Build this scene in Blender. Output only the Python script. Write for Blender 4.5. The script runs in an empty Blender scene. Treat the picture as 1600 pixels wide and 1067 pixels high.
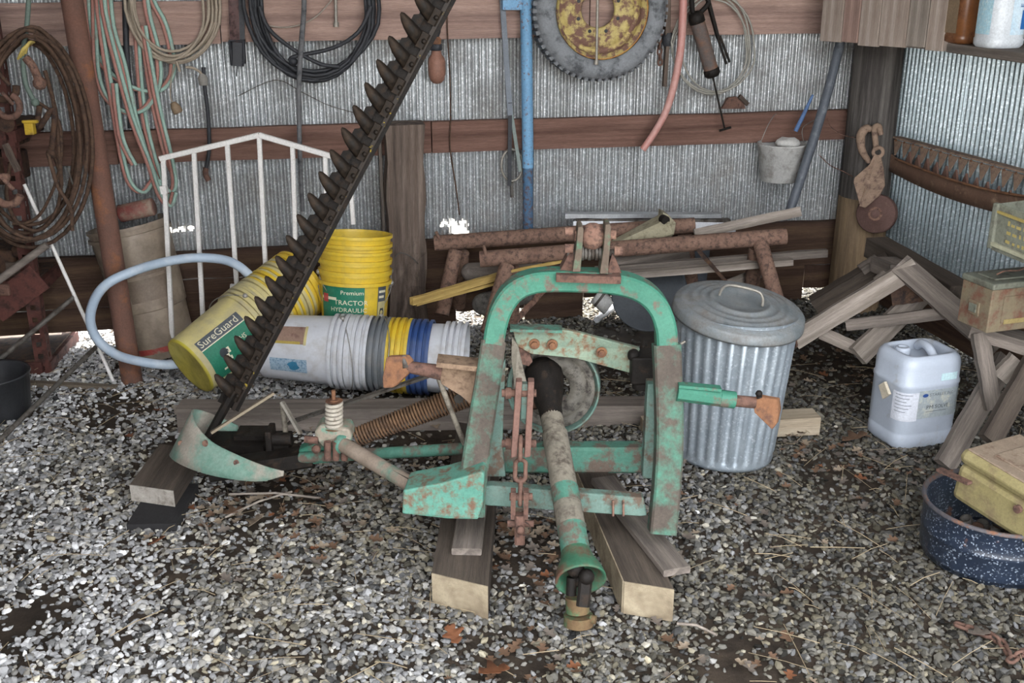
import bpy, math, random
import numpy as np
from mathutils import Vector, Matrix
random.seed(7); np.random.seed(7)
S = bpy.context.scene
COL = S.collection

# ---------------- camera, sky, sun, exposure ----------------
F = 1680.0; TH = math.radians(19.7); H = 1.7
cam_d = bpy.data.cameras.new('camera'); cam_d.sensor_width = 36.0; cam_d.lens = F/1600*36.0
cam_d.clip_start = .05; cam_d.clip_end = 300
cam = bpy.data.objects.new('camera', cam_d); COL.objects.link(cam)
cam.location = (0, 0, H); cam.rotation_euler = (math.pi/2-TH, 0, 0)
S.camera = cam
world = bpy.data.worlds.new('sky'); S.world = world; world.use_nodes = True
wn = world.node_tree; bgn = wn.nodes['Background']
bgn.inputs[0].default_value = (0.95, 0.97, 1.0, 1); bgn.inputs[1].default_value = 1.35
sun_d = bpy.data.lights.new('sun', 'SUN'); sun_d.energy = 6.0; sun_d.angle = math.radians(.6); sun_d.color = (1, .95, .86)
sun = bpy.data.objects.new('sun', sun_d); COL.objects.link(sun)
sun.rotation_euler = (math.radians(-38), math.radians(-14), 0)      # high, from behind the shed
vs = S.view_settings
vs.view_transform = 'Standard'; vs.look = 'None'; vs.gamma = 1; vs.use_curve_mapping = False; vs.exposure = 2.55

# ---------------- places: points of the site seen through given picture positions ----------------
cT, sT = math.cos(TH), math.sin(TH)
EYE = Vector((0, 0, H))
def ray(px, py):
    a = (px-800)/F; b = (533.5-py)/F
    return Vector((a, cT+b*sT, -sT+b*cT))
def G(px, py, z=0.0):                      # on the horizontal plane z
    d = ray(px, py); return EYE + d*((z-H)/d.z)
def Y(px, py, y):                          # on the upright plane y
    d = ray(px, py); return EYE + d*(y/d.y)
PH = math.radians(11.5)
U = Vector((math.cos(PH), math.sin(PH), 0)); N = Vector((math.sin(PH), -math.cos(PH), 0)); ZZ = Vector((0, 0, 1))
W0 = G(900, 490); UC = 1.60                # back wall foot, corner position along it
def W(px, py, off=0.0):                    # on the back wall, off metres in front of it
    d = ray(px, py); return EYE + d*((W0+N*off-EYE).dot(N)/d.dot(N))
def WU(u, z, off=0.0): return W0 + U*u + N*off + ZZ*z
CRN = W0 + U*UC
def R(px, py, off=0.0):                    # on the right wall, off metres inside it
    d = ray(px, py); return EYE + d*((CRN-U*off-EYE).dot(U)/d.dot(U))
def RW(v, z, off=0.0): return CRN + N*v - U*off + ZZ*z
def hz(x, y): return .010*math.sin(2.3*x+.6)*math.sin(1.9*y+.3)+.006*math.sin(6.1*x+1.3*y)+.004*math.sin(9.7*y-4.2*x)

# ---------------- mesh helpers ----------------
class MB:
    def __init__(s): s.v = []; s.f = []; s.sm = []
    def add(s, vs_, fs, smooth=False):
        o = len(s.v); s.v += [Vector(p) for p in vs_]
        for f in fs: s.f.append([i+o for i in f]); s.sm.append(smooth)
        return s
    def box(s, c, size, M=None):
        x, y, z = size[0]/2, size[1]/2, size[2]/2; c = Vector(c)
        P = [Vector((i, j, k)) for k in (-z, z) for j in (-y, y) for i in (-x, x)]
        P = [(M @ p if M else p)+c for p in P]
        return s.add(P, [(0, 2, 3, 1), (4, 5, 7, 6), (0, 1, 5, 4), (2, 6, 7, 3), (0, 4, 6, 2), (1, 3, 7, 5)])
    def bar(s, p0, p1, w, h, up=ZZ, w1=None, h1=None, b=0):
        p0, p1 = Vector(p0), Vector(p1); x = (p1-p0).normalized(); y = Vector(up).cross(x)
        if y.length < 1e-4: y = Vector((1, 0, 0)).cross(x)
        y.normalize(); z = x.cross(y); w1 = w1 or w; h1 = h1 or h
        if b:
            def ring(p, w_, h_): return [p+y*(a*(w_/2-bb))+z*(c_*(h_/2-cc)) for a, c_, bb, cc in
                ((-1, -1, b, 0), (1, -1, b, 0), (1, -1, 0, b), (1, 1, 0, b), (1, 1, b, 0), (-1, 1, b, 0), (-1, 1, 0, b), (-1, -1, 0, b))]
        else:
            def ring(p, w_, h_): return [p+y*(a*w_/2)+z*(c_*h_/2) for a, c_ in ((-1, -1), (1, -1), (1, 1), (-1, 1))]
        A, B = ring(p0, w, h), ring(p1, w1, h1); n = len(A)
        return s.add(A+B, [(i, (i+1) % n, n+(i+1) % n, n+i) for i in range(n)]+[tuple(range(n-1, -1, -1)), tuple(range(n, 2*n))])
    def sweep(s, pts, prof, up=ZZ, cap=True, smooth=False, scale=None):   # prof: list of (a,b) along side/up
        pts = [Vector(p) for p in pts]; m = len(prof); n = len(pts); V = []
        for i, p in enumerate(pts):
            t = (pts[min(i+1, n-1)]-pts[max(i-1, 0)]).normalized()
            y = Vector(up).cross(t).normalized(); z = t.cross(y); k = scale[i] if scale else 1
            V += [p+y*a*k+z*b*k for a, b in prof]
        Fs = [(i*m+j, i*m+(j+1) % m, (i+1)*m+(j+1) % m, (i+1)*m+j) for i in range(n-1) for j in range(m)]
        if cap: Fs += [tuple(range(m-1, -1, -1)), tuple(range((n-1)*m, n*m))]
        return s.add(V, Fs, smooth)
    def tube(s, pts, r, seg=8, cap=True, sub=0, smooth=True, closed=False):
        pts = [Vector(p) for p in pts]
        rs = list(r) if hasattr(r, '__len__') else None
        if sub:
            q = []; qr = []; n = len(pts)
            rng = range(n) if closed else range(n-1)
            g = (lambda i: pts[i % n]) if closed else (lambda i: pts[max(0, min(n-1, i))])
            for i in rng:
                for k in range(sub):
                    t = k/sub; a, b, c, d = g(i-1), g(i), g(i+1), g(i+2)
                    q.append(.5*((2*b)+(c-a)*t+(2*a-5*b+4*c-d)*t*t+(3*b-a-3*c+d)*t**3))
                    if rs: qr.append(rs[i % n]*(1-t)+rs[(i+1) % n]*t)
            if not closed:
                q.append(pts[-1]); 
                if rs: qr.append(rs[-1])
            pts = q; rs = qr if rs else None
        n = len(pts); V = []; t = None; nx = None
        for i, p in enumerate(pts):
            if closed: t2 = (pts[(i+1) % n]-pts[i-1]).normalized()
            else: t2 = (pts[min(i+1, n-1)]-pts[max(i-1, 0)]).normalized()
            if nx is None:
                nx = t2.orthogonal().normalized()
            else:
                nx = (nx - t2*nx.dot(t2))
                nx = nx.normalized() if nx.length > 1e-6 else t2.orthogonal().normalized()
            ny = t2.cross(nx); rr = rs[i] if rs else r
            V += [p+(nx*math.cos(2*math.pi*j/seg)+ny*math.sin(2*math.pi*j/seg))*rr for j in range(seg)]
        m = n if closed else n-1
        Fs = [(i*seg+j, i*seg+(j+1) % seg, ((i+1) % n)*seg+(j+1) % seg, ((i+1) % n)*seg+j) for i in range(m) for j in range(seg)]
        s.add(V, Fs, smooth)
        if cap and not closed:
            s.add(V[:seg], [tuple(range(seg-1, -1, -1))]); s.add(V[-seg:], [tuple(range(seg))])
        return s
    def lathe(s, prof, o, ax, seg=32, smooth=True, e1=None, a0=0, a1=2*math.pi, sharp=False):
        if sharp:
            for i in range(len(prof)-1): s.lathe(prof[i:i+2], o, ax, seg, smooth, e1, a0, a1)
            return s
        o = Vector(o); ax = Vector(ax).normalized(); e1 = (Vector(e1)-ax*Vector(e1).dot(ax)).normalized() if e1 else ax.orthogonal().normalized()
        e2 = ax.cross(e1); full = abs(a1-a0) > 6.28; k = seg if full else seg+1; V = []
        for r_, h_ in prof:
            for j in range(k):
                a = a0+(a1-a0)*j/seg; V.append(o+ax*h_+(e1*math.cos(a)+e2*math.sin(a))*r_)
        Fs = []
        for i in range(len(prof)-1):
            for j in range(seg):
                j2 = (j+1) % k; Fs.append((i*k+j, i*k+j2, (i+1)*k+j2, (i+1)*k+j))
        return s.add(V, Fs, smooth)
    def disc(s, o, ax, r, seg=24, off=0):
        return s.lathe([(0.0001, off), (r, off)], o, ax, seg, False)
    def cyl(s, p0, p1, r, seg=16, r1=None):
        p0, p1 = Vector(p0), Vector(p1); L = (p1-p0).length; r1 = r if r1 is None else r1
        s.lathe([(r, 0), (r1, L)], p0, p1-p0, seg)
        s.lathe([(0.0001, 0), (r, 0)], p0, p1-p0, seg, False); return s.lathe([(r1, L), (0.0001, L)], p0, p1-p0, seg, False)
    def ball(s, c, r, seg=14, sc=(1, 1, 1), M=None):
        V = []; Fs = []; n = seg//2
        for i in range(n+1):
            a = math.pi*i/n
            for j in range(seg):
                b = 2*math.pi*j/seg; p = Vector((r*sc[0]*math.sin(a)*math.cos(b), r*sc[1]*math.sin(a)*math.sin(b), r*sc[2]*math.cos(a)))
                V.append(Vector(c)+(M @ p if M else p))
        for i in range(n):
            for j in range(seg): Fs.append((i*seg+j, (i+1)*seg+j, (i+1)*seg+(j+1) % seg, i*seg+(j+1) % seg))
        return s.add(V, Fs, True)
    def prism(s, poly, ext):                # planar polygon (3D points) extruded by a vector
        ext = Vector(ext); A = [Vector(p) for p in poly]; n = len(A); B = [p+ext for p in A]
        return s.add(A+B, [tuple(range(n)), tuple(range(2*n-1, n-1, -1))]+[(i, n+i, n+(i+1) % n, (i+1) % n) for i in range(n)])
    def grid(s, rows, smooth=True, thick=None):  # rows of equal length of points
        n = len(rows[0]); V = [Vector(p) for r_ in rows for p in r_]
        return s.add(V, [(i*n+j, i*n+j+1, (i+1)*n+j+1, (i+1)*n+j) for i in range(len(rows)-1) for j in range(n-1)], smooth)
    def build(s, name, mat, parent=None, M=None, bevel=0, solid=0):
        me = bpy.data.meshes.new(name); base = parent_base(parent)
        V = s.v
        if M is not None:
            inv = M.inverted(); V = [inv @ p for p in V]
        elif parent is not None: V = [p-base for p in V]
        me.from_pydata([tuple(p) for p in V], [], s.f); me.polygons.foreach_set('use_smooth', s.sm)
        me.update()
        if mat: me.materials.append(mat)
        o = bpy.data.objects.new(name, me); COL.objects.link(o)
        if parent is not None: o.parent = parent
        if M is not None: o.matrix_local = Matrix.Translation(-base) @ M if parent is not None else M
        if solid:
            k = o.modifiers.new('thick', 'SOLIDIFY'); k.thickness = solid; k.offset = 0
        if bevel:
            k = o.modifiers.new('edge', 'BEVEL'); k.width = bevel; k.segments = 2; k.limit_method = 'ANGLE'; k.angle_limit = .6
        return o
BASES = {}
def parent_base(p):
    b = Vector((0, 0, 0))
    while p is not None:
        b += BASES.get(p.name, Vector((0, 0, 0))); p = p.parent
    return b
def tag(o, label, cat, group=None, kind=None):
    if label: o['label'] = label
    if cat: o['category'] = cat
    if group: o['group'] = group
    if kind: o['kind'] = kind
    return o
def thing(name, label, cat, base, group=None):
    o = bpy.data.objects.new(name, None); COL.objects.link(o); o.empty_display_size = .05
    o.location = Vector(base); BASES[o.name] = Vector(base); return tag(o, label, cat, group)
def solo(name, mb, mat, label, cat, group=None, **k):
    """a thing that is one mesh; its origin sits at the foot of the thing"""
    base = sum((Vector(p) for p in mb.v), Vector())/len(mb.v); base.z = min(p.z for p in mb.v)
    M = k.pop('M', None)
    if M is None: M = Matrix.Translation(base)
    return tag(mb.build(name, mat, None, M, **k), label, cat, group)
def frame(p0, p1, up=ZZ):                   # matrix with X along p0->p1
    p0, p1 = Vector(p0), Vector(p1); x = (p1-p0).normalized(); y = Vector(up).cross(x)
    if y.length < 1e-4: y = Vector((0, 1, 0)).cross(x)
    y.normalize(); z = x.cross(y)
    return Matrix(((x.x, y.x, z.x, p0.x), (x.y, y.y, z.y, p0.y), (x.z, y.z, z.z, p0.z), (0, 0, 0, 1)))
def board(name, p0, p1, w, h, mat, parent=None, up=ZZ, b=.003, w1=None, h1=None, rough=0):
    mb = MB()
    if rough:
        n = 9; p0, p1 = Vector(p0), Vector(p1); rnd = random.Random(int(p0.x*1000)+int(p1.z*977)); x = (p1-p0).normalized()
        y = Vector(up).cross(x).normalized(); z = x.cross(y); V = []
        for i in range(n):
            p = p0.lerp(p1, i/(n-1)); o = [rnd.uniform(-rough, rough) for _ in range(4)]
            V += [p+y*(-w/2+o[0])+z*(-h/2+o[1]), p+y*(w/2+o[2])+z*(-h/2+o[1]), p+y*(w/2+o[2])+z*(h/2+o[3]), p+y*(-w/2+o[0])+z*(h/2+o[3])]
        mb.add(V, [(i*4+j, i*4+(j+1) % 4, i*4+4+(j+1) % 4, i*4+4+j) for i in range(n-1) for j in range(4)]+[(3, 2, 1, 0), (n*4-4, n*4-3, n*4-2, n*4-1)])
    else: mb.bar(p0, p1, w, h, up, w1, h1, b)
    return mb.build(name, mat, parent, frame(p0, p1, up))
def text(string, size):
    c = bpy.data.curves.new('t', 'FONT'); c.body = string; c.size = size; c.resolution_u = 2
    o = bpy.data.objects.new('t', c); COL.objects.link(o); dg = bpy.context.evaluated_depsgraph_get(); dg.update()
    me = bpy.data.meshes.new_from_object(o.evaluated_get(dg)); V = [v.co.copy() for v in me.vertices]; Fs = [tuple(p.vertices) for p in me.polygons]
    bpy.data.objects.remove(o); bpy.data.curves.remove(c); bpy.data.meshes.remove(me); return V, Fs

# ---------------- materials ----------------
def lin(c):
    if isinstance(c, str): c = [int(c[i:i+2], 16)/255 for i in (0, 2, 4)]
    return tuple(x/12.92 if x <= .04045 else ((x+.055)/1.055)**2.4 for x in c)+(1,)
MATS = {}
def mat(name, c1, c2=None, scale=5, rough=.75, metal=0, c3=None, amt=.5, scale3=None, edge=.08, bump=.25, bscale=None, stretch=(1, 1, 1), detail=6, c4=None, amt4=.6, scale4=60, rough3=.9, spec=.35, grain=.22):
    """two tones mixed by noise, an optional third (rust, dirt, bare patch) with its own shape, an optional fine speckle"""
    if name in MATS: return MATS[name]
    m = bpy.data.materials.new(name); m.use_nodes = True; nt = m.node_tree; b = nt.nodes['Principled BSDF']; L = nt.links.new
    tc = nt.nodes.new('ShaderNodeTexCoord'); mp = nt.nodes.new('ShaderNodeMapping'); mp.inputs['Scale'].default_value = stretch
    L(tc.outputs['Object'], mp.inputs['Vector'])
    def noise(sc, det=detail, ro=.6, vec=mp):
        sc *= 2.2
        n = nt.nodes.new('ShaderNodeTexNoise'); n.inputs['Scale'].default_value = sc; n.inputs['Detail'].default_value = det; n.inputs['Roughness'].default_value = ro
        L(vec.outputs[0], n.inputs['Vector']); return n
    def mix(fac, a, c):
        x = nt.nodes.new('ShaderNodeMix'); x.data_type = 'RGBA'
        L(fac, x.inputs[0])
        for s_, i in ((a, 6), (c, 7)):
            if hasattr(s_, 'links'): L(s_, x.inputs[i])
            else: x.inputs[i].default_value = lin(s_)
        return x.outputs[2]
    def ramp(src, lo, hi):
        r_ = nt.nodes.new('ShaderNodeMapRange'); r_.inputs[1].default_value = lo; r_.inputs[2].default_value = hi; L(src, r_.inputs[0]); return r_.outputs[0]
    n1 = noise(scale); col = mix(ramp(n1.outputs[0], .3, .7), c1, c2 or c1)
    if c4: 
        v = nt.nodes.new('ShaderNodeTexVoronoi'); v.inputs['Scale'].default_value = scale4; L(tc.outputs['Object'], v.inputs['Vector'])
        sp = nt.nodes.new('ShaderNodeSeparateColor'); L(v.outputs['Color'], sp.inputs[0]); col = mix(ramp(sp.outputs[0], amt4, min(1, amt4+.3)), col, c4)
    if c3:
        n3 = noise(scale3 or scale*1.7, 8, .65); f3 = ramp(n3.outputs[0], 1-amt-edge, 1-amt+edge); col = mix(f3, col, c3)
        rr = nt.nodes.new('ShaderNodeMapRange'); rr.inputs[3].default_value = rough; rr.inputs[4].default_value = rough3; L(f3, rr.inputs[0]); L(rr.outputs[0], b.inputs['Roughness'])
        if metal:
            mm = nt.nodes.new('ShaderNodeMapRange'); mm.inputs[3].default_value = metal; mm.inputs[4].default_value = 0; L(f3, mm.inputs[0]); L(mm.outputs[0], b.inputs['Metallic'])
    else: b.inputs['Roughness'].default_value = rough; b.inputs['Metallic'].default_value = metal
    if grain:
        ng = noise(55, 6, .75); hs = nt.nodes.new('ShaderNodeHueSaturation'); gr = nt.nodes.new('ShaderNodeMapRange'); gr.inputs[1].default_value = .3; gr.inputs[2].default_value = .7; gr.inputs[3].default_value = 1-grain; gr.inputs[4].default_value = 1+grain*.7
        L(ng.outputs[0], gr.inputs[0]); L(gr.outputs[0], hs.inputs['Value']); L(col, hs.inputs['Color']); col = hs.outputs[0]
    b.inputs['Specular IOR Level'].default_value = spec
    L(col, b.inputs['Base Color'])
    if bump:
        nb = noise(bscale or scale*6, 8, .7); bp = nt.nodes.new('ShaderNodeBump'); bp.inputs['Strength'].default_value = bump; bp.inputs['Distance'].default_value = .004
        L(nb.outputs[0], bp.inputs['Height']); L(bp.outputs[0], b.inputs['Normal'])
    MATS[name] = m; return m
def wood(name, c1, c2, c3=None, amt=.3, sc=1.0, bump=.6): 
    return mat(name, c1, c2, scale=5*sc, grain=.34, stretch=(.22, 5, 5), rough=.85, c3=c3, amt=amt, scale3=2.2*sc, edge=.15, bump=bump, bscale=22*sc, spec=.2)
GREEN = mat('green_paint_worn', '3d6a5b', '527f70', 7, .55, c3='5f534a', amt=.48, scale3=9, edge=.06)
GREENC = mat('green_paint_clean', '336a58', '407a66', 5, .55, c3='655c52', amt=.43, scale3=11, edge=.05)
GREEND = mat('green_paint_dusty', '574f47', '473f39', 8, .8, c3='4b7a69', amt=.44, scale3=6, edge=.1)
PALEGR = mat('pale_green_paint_worn', '677b72', '527067', 6, .6, c3='5e4f44', amt=.45, scale3=9, edge=.06)
RUST = mat('rust', '5d453a', '70544a', 9, .9, c3='46352f', amt=.45, scale3=20, bump=.5)
RUSTO = mat('orange_rust', '74513a', '855f44', 8, .9, c3='5a4034', amt=.45, scale3=12, bump=.4)
RUSTP = mat('rust_pitted_brown', '6b4f45', '8a6c5c', 10, .9, c3='4c3a35', amt=.45, scale3=26, bump=.7, bscale=90)
RUSTD = mat('rust_dark', '3c2c26', '57402f', 9, .85, c3='2a211f', amt=.45, bump=.4)
BLACK = mat('black_oily_metal', '14110f', '1f1b18', 12, .6, c3='352b23', amt=.38, scale3=14, bump=.5, spec=.2)
YLWEDGE = mat('black_metal_yellow_remnants', '221c17', '2e2620', 9, .6, c3='9a8428', amt=.36, scale3=24, edge=.03)
DKGREY = mat('dark_grey_metal', '4a4743', '605b55', 8, .6, c3='3a332d', amt=.45)
SHAFT = mat('grey_shaft_shield', '6b665c', '857d70', 7, .6, c3='4c453d', amt=.45)
STEEL = mat('dull_steel', '8b8780', 'a39d92', 9, .5, .5, c3='7a5f4c', amt=.36)
GALV = mat('galvanised_can', '98a3ad', 'b0bac2', 6, .38, .6, c4='c3ccd3', amt4=.8, scale4=160, bump=.06, spec=.5, grain=.1)
SHEET = mat('galvanised_sheet', 'b2b5b7', '9fa2a4', 2.2, .36, .75, c3='7f7a73', amt=.36, scale3=2.2, edge=.2, c4='d8dbdd', amt4=.66, scale4=130, bump=.1, spec=.5)
SHEETR = mat('galvanised_sheet_bluish', 'a3b0b5', '8f9ca1', 2.2, .38, .7, c4='c3ced2', amt4=.66, scale4=130, bump=.1, spec=.5)
WOODG = wood('wood_weathered_grey', '8a8078', '6e655e', '56504b', .42)
WOODL = wood('wood_pale_grey', 'a69c92', '857b72', '6b625a', .4)
WOODD = wood('wood_dark_grey', '4e4640', '63594f', '3a332e', .45)
WOODB = wood('wood_brown_girt', '7d6156', '674c42', '4b3730', .4)
WOODP = wood('wood_pinkish_girt', 'ae9488', '957b70', '75605a', .42)
WOODS = wood('wood_skirt_dark', '4a382f', '382a23', '64503f', .42)
WOODT = wood('wood_tan_post', '82746a', '62544b', '3a322d', .47)
WOODY = wood('wood_yellow_stick', 'c4a868', 'a68a50', '7d683f', .35)
WOODC = wood('wood_cabinet_plank', 'b3a69c', '9c8e84', '7d6d62', .4)
WOODN = wood('wood_new_cut', 'b5a894', '9d8f7c', '82735f', .4)
ENDG = mat('cut_end_wood', 'a3967f', '8f826c', 10, .9, c3='5f5040', amt=.42, scale3=7, edge=.15, bump=.2)
ENDP = mat('pale_cut_end_wood', 'a59f97', '8a847c', 10, .9, c3='6f675f', amt=.4, bump=.2)
# ---------------- the shed ----------------
def struct(name, label=None):
    o = bpy.data.objects.new(name, None); COL.objects.link(o); o['kind'] = 'structure'
    if label: o['label'] = label
    BASES[o.name] = Vector((0, 0, 0)); return o
def corrugated(name, o, du, dn, u0, u1, z0, z1, m, parent, fine=None, holes=(), off=0.0, amp=.006, pitch=.0325):
    """one corrugated sheet: du along the wall, dn out of it; holes are (u0,u1,z0,z1,slant) tears"""
    zs = [z0]
    z = z0
    while z < z1-1e-6:
        z += .012 if fine and fine[0]-.02 <= z < fine[1] else .32
        zs.append(min(z, z1))
    nu = int((u1-u0)/pitch*8); us = [u0+(u1-u0)*i/nu for i in range(nu+1)]
    V = []
    for z in zs:
        for u in us:
            V.append(o+du*u+ZZ*z+dn*(off+amp*math.sin(2*math.pi*u/pitch)+.004*math.sin(3*u+2*z)))
    k = nu+1; Fs = []
    for i in range(len(zs)-1):
        for j in range(nu):
            uc, zc = (us[j]+us[j+1])/2, (zs[i]+zs[i+1])/2
            if any(a < uc < b and c+(uc-a)*sl+.006*math.sin(uc*190) < zc < d+(uc-a)*sl+.008*math.sin(uc*140) for a, b, c, d, sl in holes): continue
            Fs.append((i*k+j, i*k+j+1, (i+1)*k+j+1, (i+1)*k+j))
    mb = MB(); mb.add(V, Fs, True); return mb.build(name, m, parent, Matrix.Translation(o))
wb = struct('wall_back', 'corrugated galvanised back wall of the shed with wooden girts')
def uw(px, py): return (W(px, py)-W0).dot(U)
HOLES = [(uw(262, 353), uw(306, 353), .515, .528, .10), (uw(686, 352), uw(732, 352), .485, .503, 0), (uw(706, 352), uw(732, 352), .44, .51, -.6)]
FINE = (.36, .56)
e = UC; k = 0
while e > -3.7:
    a = e-.66
    corrugated('corrugated_sheet', W0, U, N, a, e+.03, .36, 2.75, SHEET, wb, FINE, HOLES, off=-.010+.005*(k % 2), amp=.0095); e = a; k += 1
for z0, z1, segs, m in [(1.345, 1.44, [(-3.7, -1.62)], WOODP), (1.44, 1.52, [(-3.7, -1.62)], WOODP), (1.352, 1.53, [(-1.615, .02), (.025, 1.58)], WOODP),
                        (.842, .985, [(-3.7, -2.1), (-2.095, -.72), (-.715, 1.58)], WOODB), (1.95, 2.1, [(-3.7, -.5), (-.495, 1.58)], WOODB)]:
    for a, b in segs: board('girt', WU(a, (z0+z1)/2, .027), WU(b, (z0+z1)/2, .027), .042, z1-z0, m, wb, rough=.0022)
# skirt planks at the foot of the wall, with daylight below some of them
for a, b, z0, z1 in [(-3.7, -2.2, .30, .43), (-2.195, -1.2, .305, .432), (-1.195, .3, .30, .43), (.305, 1.58, .30, .428),
                     (-3.7, -1.55, .195, .298), (-1.545, -.5, .19, .3), (-.495, .62, .20, .298), (.625, 1.58, .2, .298),
                     (-3.7, -1.5, .085, .193), (-1.495, -.62, .0, .188), (-.615, -.28, .065, .198), (-.275, .02, .0, .198), (.025, .36, .098, .198), (.365, 1.2, .0, .198), (1.205, 1.58, .075, .198)]:
    board('skirt_plank', WU(a, (z0+z1)/2, .03), WU(b, (z0+z1)/2, .03), .038, z1-z0, WOODS, wb, rough=.003)
wr = struct('wall_right', 'corrugated galvanised right wall of the shed')
for k in range(8): corrugated('corrugated_sheet', CRN, N, -U, k*.66-.03, k*.66+.66, .12, 2.75, SHEETR, wr, off=.004*(k % 2), amp=.009)
for v0, v1, z in [(0.2, 2.3, .16), (2.305, 5, .16)]: board('skirt_plank', RW(v0, z, .03), RW(v1, z, .03), .04, .28, WOODS, wr, rough=.003)
wl = struct('wall_left', 'corrugated left wall of the shed')
for k in range(8): corrugated('corrugated_sheet', W0-U*3.7, N, U, k*.66-.03, k*.66+.66, .0, 2.75, RUSTD, wl, off=.004*(k % 2))
wf = struct('wall_front_blocker', 'unseen corrugated wall added beside the opening to darken the left side')  # unseen wall section, added to keep light off the left side
for k in range(2): corrugated('corrugated_sheet', W0+N*4.4, U, -N, -3.75+k*.68, -3.05+k*.68, 0, 2.95, RUSTD, wf, off=.004*(k % 2))
roof = MB(); roof.prism([WU(-3.75, 2.76, -.1), WU(1.65, 2.76, -.1), WU(1.65, 3.2, 4.4), WU(-3.75, 3.2, 4.4)], (0, 0, .03))
o = roof.build('ceiling', RUSTD, None, Matrix.Translation(WU(-1, 2.8, 2))); o['kind'] = 'structure'; o['label'] = 'sheet metal roof of the shed'
for i in range(5):
    b_ = board('rafter', WU(-3.2+i*1.15, 2.70, .0), WU(-3.2+i*1.15, 3.12, 4.35), .05, .11, WOODG, None); b_['kind'] = 'structure'; b_.name = 'trim_%d' % (i+1); b_['label'] = 'roof rafter'

# ---------------- ground ----------------
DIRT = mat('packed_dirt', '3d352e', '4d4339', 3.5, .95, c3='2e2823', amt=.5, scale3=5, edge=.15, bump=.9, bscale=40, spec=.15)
OUTG = mat('sunlit_gravel_yard', '9a948a', '857f76', 8, .95, bump=.5)
mb = MB(); n = 110
rows = []
for j in range(n+1):
    y = .2+5.3*j/n; rows.append([(x, y, hz(x, y)) for x in [-4.2+8.2*i/n for i in range(n+1)]])
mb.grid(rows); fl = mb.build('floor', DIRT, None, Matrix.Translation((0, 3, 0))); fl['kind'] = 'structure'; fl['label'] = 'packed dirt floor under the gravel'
mb = MB(); mb.prism([(-40, -30, -.03), (40, -30, -.03), (40, 60, -.03), (-40, 60, -.03)], (0, 0, -.1)); og = mb.build('ground_outside', OUTG); og['kind'] = 'structure'; og['label'] = 'bright sunlit yard outside the shed'

def stones(name, label, count, sampler, smin, smax, seed, material):
    rs = np.random.RandomState(seed)
    t = (1+5**.5)/2
    ico = np.array([(-1, t, 0), (1, t, 0), (-1, -t, 0), (1, -t, 0), (0, -1, t), (0, 1, t), (0, -1, -t), (0, 1, -t), (t, 0, -1), (t, 0, 1), (-t, 0, -1), (-t, 0, 1)])/(1+t*t)**.5
    fc = np.array([(0, 11, 5), (0, 5, 1), (0, 1, 7), (0, 7, 10), (0, 10, 11), (1, 5, 9), (5, 11, 4), (11, 10, 2), (10, 7, 6), (7, 1, 8), (3, 9, 4), (3, 4, 2), (3, 2, 6), (3, 6, 8), (3, 8, 9), (4, 9, 5), (2, 4, 11), (6, 2, 10), (8, 6, 7), (9, 8, 1)])
    xy = sampler(rs, count); n = len(xy)
    L = smin+(smax-smin)*rs.beta(1.5, 3.6, n)
    sc = np.stack([L/2, L/2*rs.uniform(.5, .9, n), L/2*rs.uniform(.32, .62, n)], 1)
    P = ico[None]*(1+rs.uniform(-.28, .28, (n, 12, 1)))*sc[:, None, :]
    a = rs.uniform(0, 2*np.pi, n); tx = rs.normal(0, .35, n); ty = rs.normal(0, .35, n)
    def rot(P, ang, i, j):
        c, s_ = np.cos(ang)[:, None], np.sin(ang)[:, None]; Q = P.copy(); Q[:, :, i] = P[:, :, i]*c-P[:, :, j]*s_; Q[:, :, j] = P[:, :, i]*s_+P[:, :, j]*c; return Q
    P = rot(P, tx, 1, 2); P = rot(P, ty, 0, 2); P = rot(P, a, 0, 1)
    x, y = xy[:, 0], xy[:, 1]
    h = .010*np.sin(2.3*x+.6)*np.sin(1.9*y+.3)+.006*np.sin(6.1*x+1.3*y)+.004*np.sin(9.7*y-4.2*x)
    P[:, :, 0] += x[:, None]; P[:, :, 1] += y[:, None]; P[:, :, 2] += (h+sc[:, 2]*rs.uniform(.2, 1.1, n))[:, None]
    V = P.reshape(-1, 3); Fi = (fc[None]+(np.arange(n)*12)[:, None, None]).reshape(-1, 3)
    me = bpy.data.meshes.new(name); me.vertices.add(len(V)); me.vertices.foreach_set('co', V.astype(np.float32).ravel())
    me.loops.add(Fi.size); me.loops.foreach_set('vertex_index', Fi.astype(np.int32).ravel())
    me.polygons.add(len(Fi)); me.polygons.foreach_set('loop_start', np.arange(0, Fi.size, 3, dtype=np.int32)); me.update(calc_edges=True); me.shade_flat()
    # stone colour: greys, some pale limestone, some brown
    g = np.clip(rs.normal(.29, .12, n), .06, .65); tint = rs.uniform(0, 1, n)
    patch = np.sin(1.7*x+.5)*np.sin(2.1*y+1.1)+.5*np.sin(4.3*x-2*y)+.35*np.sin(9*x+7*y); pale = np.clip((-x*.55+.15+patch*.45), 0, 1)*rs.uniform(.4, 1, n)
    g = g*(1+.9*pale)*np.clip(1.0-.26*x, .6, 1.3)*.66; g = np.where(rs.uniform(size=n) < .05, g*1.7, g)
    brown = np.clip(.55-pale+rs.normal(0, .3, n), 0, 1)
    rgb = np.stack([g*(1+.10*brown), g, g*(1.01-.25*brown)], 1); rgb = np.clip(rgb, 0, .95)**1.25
    c = np.concatenate([np.repeat(rgb, 12, 0), np.ones((n*12, 1))], 1).astype(np.float32)
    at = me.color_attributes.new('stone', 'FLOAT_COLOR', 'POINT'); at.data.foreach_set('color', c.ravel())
    me.materials.append(material); o = bpy.data.objects.new(name, me); COL.objects.link(o); return tag(o, label, 'gravel', kind='stuff')
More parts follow.
